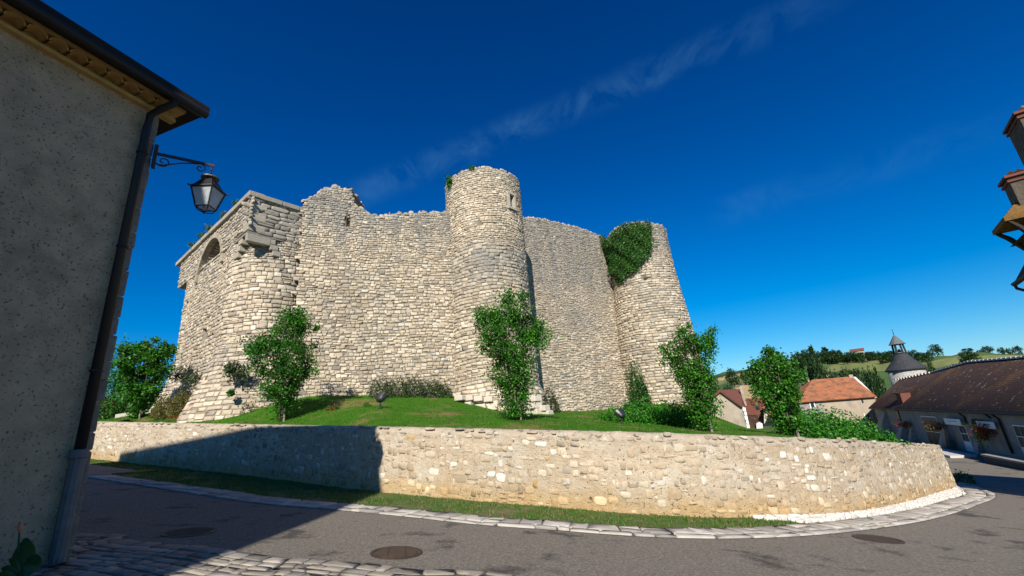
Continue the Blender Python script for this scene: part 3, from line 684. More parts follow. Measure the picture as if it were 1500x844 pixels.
# --- gatehouse: two round towers, arch between, squared top with corbelled corner
fg = lambda z: .95 * np.clip((6.4 - z) / 3.2, 0, 1.2) ** 1.35
greyg = lambda P: STK(P, 8.5, 12) + .45 * sstep(10.6, 13.2, P[:, 2] + .6 * vnoise(P[:, 0], P[:, 2], 2)) + .4 * np.exp(-((P[:, 2] - 5.2) / .8) ** 2) * (vnoise(P[:, 0] * .6, P[:, 1] * .6, 3) > -.2) + .35 * sstep(-12.4, -11.2, P[:, 0])
for ci, (CC, sdn) in enumerate(((C1, 56), (C0, 57))):
    Sg = cyl(CC, RT, fg)
    if ci == 0:
        ug, zg_ = uz_cyl(441, 470, CC, RT); hg = [(rect(ug - .1, ug + .1, zg_ - .6, zg_ + .6), .5)]
    else: hg = []
    tg = core('gate_tower', Sg, -PI * RT, PI * RT, 1.6, lambda u: np.full(np.shape(u), ZT - 1.2), .12, .14, hg, cap_c=CC, wrap=True)
    kg = anyhole(hg) if hg else (lambda u, z, w, h: np.ones(len(u), bool))
    GROUPS.append((tg, *lay(Sg, -PI * RT * .8, PI * RT * .62, 2.0, ZT - 1.1, lambda z: (.17, .26) if z < 10.2 else (.10, .17), lambda z: (.22, .54) if z < 10.2 else (.14, .38), keep=kg, gap=.015, proud=(-.003, .024), cut=.80, jit=.16, inset=.90, rough=.1, tint=stint(greyg, 1.05), seed=sdn)))
# front panel between the towers (u from A along fdir), with the high arch
Sp = plane(A[:2], fdir, ndir)
def front_uz(px, py): return uz_pl(px, py, A[:2], fdir, ndir)
PA = [front_uz(*q) for q in [(322, 394), (290, 399), (308, 355)]]
au0, au1 = PA[0][0], PA[1][0]; az0 = max(PA[0][1], PA[1][1]); az1 = PA[2][1]
auc = (au0 + au1) / 2; aw = abs(au1 - au0) / 2; azs_ = az1 - aw
arch = lambda u, z: (np.abs(u - auc) < aw) & (z > az0) & ((z < azs_) | ((u - auc) ** 2 + (z - azs_) ** 2 < aw * aw))
Sfp = plane(A[:2] - ndir * .08, fdir, ndir)                              # recessed wall below the arch
uo, zo = uz_pl(299, 492, A[:2] - ndir * .08, fdir, ndir)
low_h = [(rect(uo - .3, uo + .3, zo - .35, zo + .35), .5)]
pan = core('gate_wall', Sfp, RT * .9, flen - RT * .9, 1.8, lambda u: np.full(np.shape(u), az0 + .15), .12, .14, low_h, back=1.2)
kp_ = anyhole(low_h)
GROUPS.append((pan, *lay(Sfp, RT * .9, flen - RT * .9, 2.2, az0 + .1, lambda z: (.15, .24), lambda z: (.2, .48), keep=kp_, gap=.018, proud=(.0, .036), cut=.8, jit=.10, inset=.90, tint=stint(greyg, 1.03), seed=58)))
# squared top: ring walls above the round towers
zsq = ZT - 2.25
hup = [(arch, .9)]
topq = lambda u: np.full(np.shape(u), ZT - .35)
upf = core('gate_parapet', Sp, 0, flen, min(az0, zsq), topq, .07, .08, [(arch, 1.4), (lambda u, z: (z < zsq + .02) & ((u < RT * .75) | (u > flen - RT * .75)), .9)], back=1.7)
kup = lambda u, z, w, h: (~(arch(u, z) | arch(u - w * .45, z) | arch(u + w * .45, z) | arch(u, z - h * .5) | arch(u, z + h * .5))) & ((z > zsq + .1) | ((u > RT * .8) & (u < flen - RT * .8))) & (((u - auc) ** 2 + (z - azs_) ** 2 > (aw + .28) ** 2) | (z < azs_))
GROUPS.append((upf, *lay(Sp, 0, flen, min(az0, zsq), ZT - .38, lambda z: (.16, .25), lambda z: (.2, .5), keep=kup, gap=.03, proud=(.01, .045), tint=stint(lambda P: .35 + 0 * P[:, 0]), seed=59)))
for k in range(13):                                                     # arch stones
    an = PI * (k + .5) / 13; u_ = auc + math.cos(an) * (aw + .15); z_ = azs_ + math.sin(an) * (aw + .15)
    p = Sp(np.array(u_), np.array(z_), np.array(-.1)); ra = np.array([*(fdir * math.cos(an)), math.sin(an)]); tn = np.array([*(-fdir * math.sin(an)), math.cos(an)])
    mb = MB(); mb.box(p, (.30, (aw + .15) * PI / 13 * .92, .34), np.array([ra, tn, [*ndir, 0]]), col=tuple(np.array([.44, .38, .29]) * random.uniform(.8, 1.1))); mb.build('arch_stone', M['stone'], upf, bevel=.02)
# right side of the squared top
sLen = np.linalg.norm(Rr[:2] - A[:2]) + 1.2
nside = -fdir
Ss = plane(A[:2], sdir, nside)
c3q = lambda u, v, z: np.array([*(A[:2] + fdir * u + sdir * v), z])
ups = core('gate_parapet', Ss, 0, sLen, zsq, topq, .1, .1, (), back=1.5)
big = lambda z: (.2, .3)
GROUPS.append((ups, *lay(Ss, .0, sLen, zsq, ZT - .38, big, lambda z: (.4, 1.1), gap=.02, proud=(.01, .03), tint=stint(lambda P: .75 + 0 * P[:, 0], .95), seed=60)))
zq = zsq + .02; kq = 0
while zq < ZT - .5:                                                     # squared corner blocks
    hq = random.uniform(.26, .36); la, lb_ = (.75, .42) if kq % 2 else (.42, .8); kq += 1
    mb = MB(); mb.box(c3q(la / 2 - .03, lb_ / 2 - .03, zq + hq / 2), (la, lb_, hq - .025), np.array([[*fdir, 0], [*sdir, 0], [0, 0, 1]]), col=tuple(np.array([.40, .36, .29]) * random.uniform(.85, 1.1))); mb.build('corner_block', M['stone'], ups, bevel=.03); zq += hq
# underside slab closing the corner overhang, corbels and cornice
mb = MB(); c3a = lambda u, v, z: np.array([*(A[:2] + fdir * u + sdir * v), z])
mb.prism([c3a(.01, .01, zsq), c3a(RT + .1, .01, zsq), c3a(RT + .1, RT + .1, zsq), c3a(.01, RT + .1, zsq)][::-1], (0, 0, -.12)); mb.build('soffit', M['mortar'], ups)
for k, (uu0, zt_, dp) in enumerate(((.95, zsq - .12, .62), (1.15, zsq - .45, .42), (1.35, zsq - .75, .24))):
    mb = MB(); mb.box(c3a(uu0 + .1, .32, zt_ - .16), (.5, .6, .30), np.array([[*fdir, 0], [*sdir, 0], [0, 0, 1]]), col=(.40, .36, .29)); mb.build('corbel', M['stone'], ups, bevel=.03)
for k, (vv0, zt_) in enumerate(((1.05, zsq - .12), (1.2, zsq - .42), (1.35, zsq - .72))):
    mb = MB(); mb.box(c3a(.3, vv0 + .1, zt_ - .15), (.55, .4, .29), np.array([[*fdir, 0], [*sdir, 0], [0, 0, 1]]), col=(.36, .33, .28)); mb.build('corbel', M['stone'], ups, bevel=.03)
mb = MB(); mb.box(c3a(.16, .55, zsq - .32), (.3, 1.1, .42), np.array([[*fdir, 0], [*sdir, 0], [0, 0, 1]]), col=(.34, .31, .26)); mb.build('box_beam', M['stone'], ups, bevel=.03)
ci_ = 0; u_ = -.12
rgc = random.Random(9)
while u_ < flen:
    w_ = rgc.uniform(.7, 1.4); mb = MB(); mb.box(c3a(u_ + w_ / 2, .2, ZT - .21 + rgc.uniform(-.015, .015)), (w_ - .03, .72, .27), np.array([[*fdir, 0], [*sdir, 0], [0, 0, 1]]), col=tuple(np.array([.40, .35, .28]) * rgc.uniform(.8, 1.1)))
    mb.build('cornice_stone', M['stone'], upf, bevel=.03); u_ += w_
u_ = .36
while u_ < sLen - 1.0:
    w_ = rgc.uniform(.6, 1.2); mb = MB(); mb.box(c3a(.19, u_ + w_ / 2, ZT - .20 + rgc.uniform(-.05, .04)), (.60, w_ - .03, .26), np.array([[*fdir, 0], [*sdir, 0], [0, 0, 1]]), col=tuple(np.array([.34, .31, .26]) * rgc.uniform(.8, 1.1)))
    mb.build('cornice_stone', M['stone'], ups, bevel=.03); u_ += w_
# loose cap stones along the ruined tops
def captops(parent, surf, u0, u1, topf, sd_, lo=.18, hi=.45, col=(.46, .37, .26)):
    rg_ = np.random.default_rng(sd_)
    V, T = lay(lambda u, v, d: surf(u, topf(u) + .02 + d, -.02 - v), u0, u1, 0, .5, lambda z: (.24, .3), lambda z: (lo, hi), gap=.03, proud=(.02, .13), tint=lambda P, r: np.array(col) * r.uniform(.6, 1.15, (len(P), 1)), wav=.02, jit=.2, back=-.1, seed=sd_, inset=.7)
    GROUPS.append((parent, V, T))
captops(cw1, S1, 0, L1, top1, 71); captops(cw2, S3, 0, L2, top3, 72); captops(tur, St, 0, Lt, topt, 73); captops(t2, S2, -PI * R2, PI * R2, top2, 74); captops(t4, S4, -PI * R3, PI * R3, top4, 75)
emit_stones(GROUPS, 300, 'stone', M['stone'], 'masonry_stones', smooth=False)
# ------------------------------------------------------------------ house at the left
th = math.radians(19.3); fw2 = np.array([math.sin(th), math.cos(th)]); ou2 = np.array([math.cos(th), -math.sin(th)])
FW = np.array([*fw2, 0]); OU = np.array([*ou2, 0]); UP = np.array([0, 0, 1.])
Q = np.array([-5.68, 5.82]); Q3 = np.array([*Q, 0]); zb = float(zroad(*Q)) - .25
house = thing('rendered_house', (*Q, zb), 'grey rendered house in shade with dark eaves and downpipe at the left edge', 'house')
H3 = lambda s, o, z: Q3 - FW * s + OU * o + UP * z          # s back from the far corner, o out to the street
mb = MB(); mb.prism([H3(.02, 0, zb), H3(5.2, 0, zb), H3(5.2, -6.5, zb), H3(.02, -6.5, zb)][::-1], (0, 0, 6.98 - zb)); mb.build('wall', M['render'], house)
rgq = random.Random(2); z = zb
M['quoin'] = pmat('quoin_stone', (.33, .29, .24), (.22, .19, .155), 7, .95, 1.0, 24, attr=False, bdist=.05)
while z < 6.9:
    h_ = rgq.uniform(.22, .42); w_ = rgq.uniform(.10, .2); mb = MB()
    pr = rgq.uniform(.010, .025); ex = rgq.uniform(.0, .03)
    mb.box(H3(w_ / 2 - ex, pr - .15, z + h_ / 2), (w_, .3, h_ * .97), np.array([FW, OU, UP]), taper=rgq.uniform(.93, 1.04)); mb.build('quoin', M['quoin'], house, bevel=.025); z += h_
M['ochre'] = pmat('ochre_cornice', (.50, .32, .12), (.38, .24, .09), 6, .9, .4, 30)
M['roofdark'] = pmat('dark_roof', (.022, .016, .014), (.014, .011, .010), 6, .9, .3, 30)
mb = MB(); mb.box(H3(2.5, .03, 6.89), (5.4, .12, .06), np.array([FW, OU, UP])); mb.box(H3(2.5, .08, 7.055), (5.5, .32, .05), np.array([FW, OU, UP])); mb.box(H3(2.5, -.02, 6.985), (5.3, .10, .13), np.array([FW, OU, UP])); mb.build('cornice', M['ochre'], house)
tl = MB(); n_ = 7
for r_, y_ in ((.105, 1), (.088, 0)):
    for k in range(n_ + 1):
        a = PI * k / n_
        for o_ in (-.02, .17): tl.v.append(tuple(FW * math.cos(a) * r_ + UP * math.sin(a) * r_ + OU * o_)); tl.c.append((1, 1, 1))
fs = []
for k in range(n_):
    fs += [(2 * k, 2 * k + 1, 2 * k + 3, 2 * k + 2), (2 * (n_ + 1) + 2 * k + 2, 2 * (n_ + 1) + 2 * k + 3, 2 * (n_ + 1) + 2 * k + 1, 2 * (n_ + 1) + 2 * k), (2 * k + 1, 2 * (n_ + 1) + 2 * k + 1, 2 * (n_ + 1) + 2 * k + 3, 2 * k + 3)]
tl.f = fs; tl.m = [0] * len(fs)
t0 = tl.build('cornice_tile', M['ochre'], house); t0.location = tuple(H3(.1, .06, 6.93))
for k in range(1, 24):
    c = t0.copy(); COL.objects.link(c); c.location = tuple(H3(.1 + k * .215, .06, 6.93))
M['gutter'] = pmat('dark_gutter', (.010, .009, .009), (.014, .012, .012), 8, .6, spec=.4)
mb = MB(); rv_ = [H3(-.46, .50, 7.085), H3(5.3, .50, 7.085), H3(5.3, -7.2, 7.085), H3(-.46, -7.2, 7.085)]; mb.add(rv_ + [p + UP * .12 for p in rv_] + [H3(3.0, -3.4, 8.5), H3(5.3, -3.4, 8.5)], [(3, 2, 1, 0), (0, 1, 5, 4), (1, 2, 6, 9, 5), (2, 3, 7, 6), (3, 0, 4, 7), (4, 5, 9, 8), (6, 7, 8, 9), (7, 4, 8)]); mb.build('roof', M['roofdark'], house)
mb = MB(); mb.tube([H3(-.44, .47, 7.05), H3(5.6, .47, 7.05)], .07, 12); mb.box(H3(2.45, .40, 7.05), (5.75, .10, .06), np.array([FW, OU, UP])); mb.build('gutter', M['gutter'], house, smooth=False)
PPl = onplane(146, 520, H3(0, .10, 0), OU); sp = (PPl[:2] - Q).dot(-fw2)
zz0 = 1.62
mb = MB(); mb.tube([H3(sp - .12, .45, 7.0), H3(sp - .12, .43, 6.92), H3(sp - .06, .26, 6.84), H3(sp, .11, 6.72), H3(sp, .10, 6.5), H3(sp, .10, zz0)], .058, 10); dp = mb.build('downpipe', M['gutter'], house, smooth=True)
M['castiron'] = pmat('grey_iron_pipe', (.15, .145, .14), (.10, .098, .095), 6, .6, .2, 40)
zr_ = float(zroad(*H3(sp, .1, 0)[:2]))
mb = MB(); mb.tube([H3(sp, .10, zz0 - .02), H3(sp, .10, zr_ + .12), H3(sp, .14, zr_ + .02)], .078, 10); mb.lathe(H3(sp, .10, zz0 - .1), [(.08, 0), (.098, .01), (.098, .1), (.08, .115)], 12); mb.build('pipe_shoe', M['castiron'], dp, smooth=False)
for zc in (2.6, 4.4, 6.0):
    mb = MB(); mb.lathe(H3(sp, .10, zc), [(.06, 0), (.072, .005), (.072, .035), (.06, .04)], 10); mb.box(H3(sp, .04, zc + .02), (.02, .1, .03), np.array([FW, OU, UP])); mb.build('pipe_clip', M['gutter'], dp)
# unseen house beside the camera, outline and depth shaped to shade road and wall
wy = .6
mb = MB(); mb.prism([(-5.8, wy, -1), (-20.8, wy, -1), (-20.8, wy, 15.37), (-11.4, wy, 12.92), (-5.8, wy, 10.73)], (0, -30, 0)); mb.build('unseen_shadow_house', M['render'], house)

# ------------------------------------------------------------------ wall lantern on the corner
za = 6.15; L0 = atz(229, 229, za); L1_ = atz(313, 243, za)
L0 = np.array([*(Q + fw2 * .03 + ou2 * .05), za])
lamp = thing('wall_lantern', tuple(L0), 'black wrought iron street lantern on a scrolled bracket at the house corner', 'lantern')
bd = L1_ - L0; bl = np.linalg.norm(bd); bd /= bl; bs = np.cross(bd, UP)
mb = MB(); mb.box((L0 + L1_) / 2, (bl + .02, .03, .045), np.array([bd, bs, UP])); mb.box(L0 - UP * .06, (.05, .07, .42), np.array([bd, bs, UP])); mb.build('bracket_arm', M['iron'], lamp)
def scroll(cx, cz, r0, turns, a0, sgn, n=40):
    return [L0 + bd * (cx + r0 * (1 - t) ** 1.0 * math.cos(a0 + sgn * turns * 2 * PI * t)) + UP * (cz + r0 * (1 - t) * math.sin(a0 + sgn * turns * 2 * PI * t)) for t in np.linspace(0, .82, n)]
s1_ = scroll(.11, -.12, .105, 1.5, -PI * .95, 1); s2_ = scroll(bl * .77, -.10, .085, 1.5, PI * .6, -1)
mb = MB(); mb.tube(s1_, .010, 6); mb.tube(s2_, .010, 6)
cv = []
for t in np.linspace(0, 1, 16):
    x = .02 + t * (bl * .74 - .02); zc = -.20 * (1 - t) ** 2 * (1 - (1 - t) ** 6 * .5) - .0 - .045 * (1 - t) - .03; cv.append(L0 + bd * x + UP * zc)
mb.tube(cv, .011, 6); mb.build('scroll', M['iron'], lamp, smooth=True)
lc = np.array([L1_[0] - bd[0] * .02, L1_[1] - bd[1] * .02, 0])
ztop = za - .05
mb = MB(); mb.tube([lc + UP * (ztop + .05), lc + UP * (ztop - .17)], .012, 6)
for k in range(3): mb.lathe(lc + UP * (ztop - .06 - k * .05), [(.012, -.012), (.024, 0), (.012, .012)], 8)
mb.build('hanger', M['iron'], lamp)
vph = math.atan2(-lc[1], -lc[0]) + math.radians(9)            # one edge of the lantern towards the viewer
zl = ztop - .17
zg1 = zl - .27; zg0 = zl - .60
mb = MB(); mb.lathe(lc, [(.03, zl + .02), (.13, zl - .02), (.135, zl - .045), (.05, zl - .05), (.06, zl - .09)], 16)
mb.build('cap', pmat('zinc_cap', (.16, .16, .16), (.09, .09, .09), 12, .5, metal=.3), lamp, smooth=False)
mb = MB(); mb.lathe(lc, [(.10, zl - .07), (.13, zl - .10), (.21, zl - .21), (.265, zg1 + .02), (.265, zg1 - .005), (.24, zg1 - .01)], 4, ph=vph); mb.build('lantern_roof', M['iron'], lamp)
fr = MB(); rt, rb_ = .242, .145
cor = lambda k, r, z: lc + np.array([math.cos(vph + PI / 2 * k) * r, math.sin(vph + PI / 2 * k) * r, z])
for k in range(4):
    fr.tube([cor(k, rt, zg1), cor(k, rb_, zg0)], .013, 5); fr.tube([cor(k, rb_, zg0), cor(k + 1, rb_, zg0)], .012, 5); fr.tube([cor(k, rt, zg1), cor(k + 1, rt, zg1)], .012, 5)
    fr.tube([cor(k, rb_, zg0), cor(k, rb_ * .75, zg0 - .06), cor(k, .02, zg0 - .09)], .011, 5)
    fr.tube([cor(k, .265, zg1 + .01), cor(k, .288, zg1 + .03)], .016, 5)
fr.build('frame', M['iron'], lamp)
gm_ = bpy.data.materials.new('frosted_glass'); gm_.use_nodes = True; b_ = gm_.node_tree.nodes['Principled BSDF']
b_.inputs['Base Color'].default_value = (.72, .75, .76, 1); b_.inputs['Roughness'].default_value = .55; b_.inputs['Transmission Weight'].default_value = .55; b_.inputs['IOR'].default_value = 1.2
for k in range(4):
    mb = MB(); q = [cor(k, rt - .01, zg1), cor(k + 1, rt - .01, zg1), cor(k + 1, rb_ - .01, zg0), cor(k, rb_ - .01, zg0)]
    mid = sum(q) / 4 - lc; inn = -np.array([mid[0], mid[1], 0]); inn /= np.linalg.norm(inn); mb.prism(q, inn * .006); mb.build('glass_pane', gm_, lamp)

# ------------------------------------------------------------------ manhole covers
M['rust'] = pmat('rusty_iron', (.070, .046, .032), (.045, .034, .027), 9, .75, .5, 40, c3=(.10, .055, .03), s3=3)
M['dkiron'] = pmat('worn_iron', (.06, .052, .048), (.04, .036, .034), 9, .65, .4, 40)
pn = np.array([.1008, .0429, 1.]); pn /= np.linalg.norm(pn); pxa = np.cross([0, 1, 0], pn); pxa /= np.linalg.norm(pxa); pya = np.cross(pn, pxa)
def manhole(px, py, r, m, label, pattern, rot):
    c = gp(px, py); t = thing('manhole_cover', tuple(c), label, 'manhole cover', 'manhole covers in the road')
    X_ = pxa * math.cos(rot) + pya * math.sin(rot); Y_ = -pxa * math.sin(rot) + pya * math.cos(rot)
    def disc(r0, r1, z0, z1, n=40):
        mb = MB(); vs = []; fs = []
        for k in range(n):
            a = 2 * PI * k / n; d = X_ * math.cos(a) + Y_ * math.sin(a)
            vs += [c + d * r1 + pn * z0, c + d * r1 + pn * z1, c + d * r0 + pn * z1, c + d * r0 + pn * z0]
        for k in range(n):
            a = 4 * k; b = 4 * ((k + 1) % n)
            for j in range(3): fs.append((a + j, b + j, b + j + 1, a + j + 1))
        mb.add(vs, fs); return mb
    fo = disc(r - .045, r, -.02, .010); fo.build('frame', m, t)
    co = disc(.001, r - .06, -.02, .007); co.build('lid', m, t)
    if pattern == 'bars':
        rb = MB(); k = -r
        while k < r:
            hw = math.sqrt(max((r - .07) ** 2 - k * k, 0))
            if hw > .05: rb.box(c + Y_ * k + pn * .011, (2 * hw, .018, .012), np.array([X_, Y_, pn]))
            k += .042
        for kx in (-.12, .12): rb.box(c + X_ * kx + pn * .0115, (.02, 1.6 * r, .013), np.array([X_, Y_, pn]))
        rb.build('ribs', m, t)
    elif pattern == 'studs':
        rb = MB(); g_ = .05
        for i in range(-8, 9):
            for j in range(-8, 9):
                x_, y_ = i * g_ + (j % 2) * g_ / 2, j * g_
                if x_ * x_ + y_ * y_ < (r - .08) ** 2: rb.box(c + X_ * x_ + Y_ * y_ + pn * .010, (.028, .028, .008), np.array([X_, Y_, pn]))
        rb.build('studs', m, t)
manhole(581, 810, .36, M['rust'], 'round rusty ribbed manhole cover in the sunlit road', 'bars', .25)
manhole(277, 780, .37, M['dkiron'], 'round studded manhole cover in the shadow of the house', 'studs', .4)
manhole(1286, 790, .38, M['rust'], 'plain rusty round manhole cover near the bend of the road', 'plain', 0)

# ------------------------------------------------------------------ canna lily by the house foot
M['leafdk'] = leafmat('canna_leaf', (.02, .07, .02), .2, .35)
pb = H3(1.15, .26, 0); pb[2] = float(zroad(*pb[:2]))
cn = thing('canna_plant', tuple(pb), 'canna lily with broad dark leaves and a red bud by the house wall', 'plant')
rr_ = atD(25, 772, np.hypot(*pb[:2])); 
def bigleaf(base, tip, width, bend):
    mb = MB(); base = np.array(base); tip = np.array(tip); ax = tip - base; ln = np.linalg.norm(ax); ax /= ln
    view = np.array([base[0], base[1], 0]); view /= np.linalg.norm(view); sd_ = np.cross(ax, view); sd_ /= np.linalg.norm(sd_); nn = np.cross(sd_, ax)
    vs = []; fs = []
    for i, t in enumerate(np.linspace(0, 1, 9)):
        w = width * math.sin(PI * min(1, t * .93 + .05)) ** .8; c = base + ax * ln * t + nn * bend * math.sin(PI * t)
        vs += [c - sd_ * w + nn * w * .3, c, c + sd_ * w + nn * w * .3]
    for i in range(8):
        for j in (0, 1): fs.append((i * 3 + j, i * 3 + j + 1, i * 3 + 4 + j, i * 3 + 3 + j))
    mb.add(vs, fs, col=(.999, 1, 1)); return mb
D_ = np.hypot(*pb[:2])
for k, (b0, t0_, w_) in enumerate([((30, 850), (38, 788), .09), ((38, 846), (54, 812), .07), ((28, 838), (2, 832), .035), ((25, 850), (-6, 842), .05), ((30, 836), (14, 818), .025)]):
    bigleaf(atD(*b0, D_ - .03 * k), atD(*t0_, D_ - .05 * k), w_, .04).build('leaf', M['leafdk'], cn, smooth=True)
mb = MB(); mb.tube([pb, atD(24, 840, D_), atD(27, 800, D_), atD(29, 772, D_)], [.014, .012, .009, .006], 6); mb.build('stem', pmat('plant_stem', (.05, .09, .03), None, 5), cn)
mb = MB(); q0 = atD(28.5, 781, D_); q1 = atD(29.5, 764, D_); mb.tube([q0, q0 * .6 + q1 * .4, q0 * .2 + q1 * .8, q1], [.008, .02, .014, .003], 8); mb.build('bud', pmat('red_bud', (.5, .06, .05), (.6, .25, .1), 20, .5), cn, smooth=True)
# ------------------------------------------------------------------ vegetation
def leaves(P, size, rg, up=.35, cols=((1, 1, 1),), outward=None):
    """one folded leaf per point: 4 vertices, 2 triangles"""
    n = len(P); nr = rg.normal(size=(n, 3)); nr[:, 2] += up
    if outward is not None: nr += outward * 1.0
    nr /= np.linalg.norm(nr, axis=1)[:, None]; t = np.cross(nr, rg.normal(size=(n, 3))); t /= np.linalg.norm(t, axis=1)[:, None]; b = np.cross(nr, t)
    s = (size * rg.uniform(.6, 1.3, n))[:, None]
    V = np.stack([P - t * s * .5, P + b * s * .28 + nr * s * .08, P + t * s * .5, P - b * s * .28 + nr * s * .08], 1)
    F = np.arange(n * 4).reshape(-1, 4); F = np.concatenate([F[:, [0, 1, 2]], F[:, [0, 2, 3]]])
    C = np.array(cols)[rg.integers(0, len(cols), n)] * rg.uniform(.7, 1.3, (n, 1))
    return V.reshape(-1, 3), F, np.repeat(C, 4, 0)
GREENS = [(.032, .15, .008), (.046, .19, .011), (.020, .10, .006), (.075, .24, .016)]
M['leaf'] = leafmat('tree_leaves', (1, 1, 1), .32, .45)
M['bark'] = pmat('bark', (.17, .13, .09), (.10, .08, .06), 9, .95, .6, 40, stretch=(1, 1, .25))
M['stake'] = pmat('weathered_wood', (.30, .25, .19), (.20, .17, .13), 8, .9, .4, 40, stretch=(1, 1, .2))
def shrub_tree(px, py, D, Hm, prof, label, seed, lobes=(), n_leaf=6500, stake=True, lsize=.085, topn=.12, low=True):
    rg = np.random.default_rng(seed); b = atD(px, py, D); b[2] = float(zlawn(np.array([b[0]]), np.array([b[1]]))[0]) - .04
    t = thing('small_tree', tuple(b), label, 'tree', 'small bushy trees planted behind the wall')
    pt = np.array([q[0] for q in prof]); pr = np.array([q[1] for q in prof])
    tr = MB(); tips = []
    nst = 7
    for k in range(nst):
        a = 2 * PI * k / nst + rg.uniform(-.3, .3); rad = rg.uniform(.35, .85)
        pts = [b + np.array([math.cos(a) * .05, math.sin(a) * .05, -.05])]
        for tt in (.12, .3, .5, .7, .88):
            rr = np.interp(tt, pt, pr) * Hm * rad * (.75 if tt < .4 else .8)
            pts.append(b + np.array([math.cos(a) * rr, math.sin(a) * rr, tt * Hm]) + rg.normal(0, .03, 3))
            if tt > .25:
                for _ in range(3):
                    a2 = a + rg.normal(0, .9); r2 = np.interp(min(tt + .12, 1), pt, pr) * Hm * rg.uniform(.6, 1.0)
                    e = b + np.array([math.cos(a2) * r2, math.sin(a2) * r2, (tt + rg.uniform(.03, .16)) * Hm]); tips.append((pts[-1], e))
        tr.tube(pts, [.030, .028, .022, .016, .011, .006], 6)
    for s_, e in tips: tr.tube([s_, (s_ + e) / 2 + rg.normal(0, .03, 3), e], [.010, .007, .003], 4)
    tr.build('trunk', M['bark'], t, smooth=True)
    # leaf clumps
    cl = []
    while len(cl) < 150:
        tt = rg.uniform(.05 if low else .2, 1.0); a = rg.uniform(0, 2 * PI)
        rmax = np.interp(tt, pt, pr) * rg.uniform(.85, 1.18) * (1 + .22 * math.sin(3 * a + seed) * tt + .15 * math.sin(5 * a + tt * 7))
        if rg.random() > np.interp(tt, pt, pr) / pr.max() + .15: continue
        r_ = rmax * math.sqrt(rg.uniform(.08, 1)); cl.append((math.cos(a) * r_, math.sin(a) * r_, tt * (1 + topn * math.sin(a * 2 + seed * 1.3) * (tt > .75))))
    for lb in lobes:
        for _ in range(10): cl.append((lb[0] + rg.normal(0, .05), lb[1] + rg.normal(0, .05), lb[2] + rg.normal(0, .05)))
    cl = np.array(cl) * Hm; k = rg.integers(0, len(cl), n_leaf); sg = rg.uniform(.018, .052, len(cl))[k] * Hm
    P = cl[k] + rg.normal(size=(n_leaf, 3)) * sg[:, None]
    # camera-right axis for lobes given sideways
    P[:, 2] = np.maximum(P[:, 2], .12); P = P + b
    V, F, C = leaves(P, lsize, rg, cols=GREENS); C = C * np.repeat(rg.uniform(.62, 1.3, len(cl))[k], 4)[:, None]
    mkobj('crown', V, F, M['leaf'], t, col=C)
    if stake:
        mb = MB(); s0 = b + np.array([.16, -.1, -.1]); mb.tube([s0, s0 + np.array([-.03, .02, min(1.3, Hm * .4)])], [.04, .036], 7); mb.build('stake', M['stake'], t)
    return t
def hfor(px, py0, py1, D):   # metres spanned between two picture heights at distance D
    return atD(px, py1, D)[2] - atD(px, py0, D)[2]
VASE = [(0, .04), (.15, .09), (.3, .17), (.5, .26), (.68, .30), (.85, .25), (1, .10)]
shrub_tree(203, 607, 28.5, hfor(203, 607, 500, 28.5), [(0, .03), (.15, .06), (.3, .16), (.5, .23), (.7, .27), (.88, .22), (1, .10)], 'bushy tree beside the rendered house, farthest left, with gate tower behind', 1, lobes=[(-.2, -.1, .9), (.18, .1, .94)], lsize=.15, n_leaf=12000)
shrub_tree(412, 616, 19.5, hfor(412, 616, 464, 19.5), [(0, .03), (.12, .06), (.25, .14), (.42, .22), (.6, .265), (.78, .26), (.92, .18), (1, .08)], 'bushy egg-shaped tree in front of the gate tower', 2, lobes=[(-.30, 0, .66), (.08, 0, .95)], lsize=.10, n_leaf=17000)
shrub_tree(756, 612, 14.0, hfor(756, 612, 442, 14.0), [(0, .05), (.1, .09), (.25, .12), (.42, .17), (.6, .22), (.78, .25), (.9, .23), (1, .11)], 'wide-topped bushy tree in front of the middle round tower', 3, lobes=[(-.2, 0, .86), (.24, 0, .74)], lsize=.085, n_leaf=20000)
shrub_tree(1033, 632, 14.5, hfor(1033, 632, 490, 14.5), [(0, .05), (.15, .10), (.35, .15), (.55, .18), (.75, .22), (.9, .21), (1, .1)], 'sparse upright tree beside the big green shrub right of the castle', 4, lobes=[(-.23, 0, .84), (.22, 0, .97), (.19, 0, .88)], lsize=.082, n_leaf=13000, topn=.2)
shrub_tree(1160, 640, 17.0, hfor(1160, 640, 524, 17.0), [(0, .06), (.12, .11), (.3, .17), (.5, .22), (.7, .25), (.88, .22), (1, .1)], 'bushy tree in front of the village roofs, farthest right', 5, lobes=[(-.25, 0, .88), (-.30, 0, .6), (.2, 0, .84)], lsize=.092, n_leaf=14000, topn=.18)

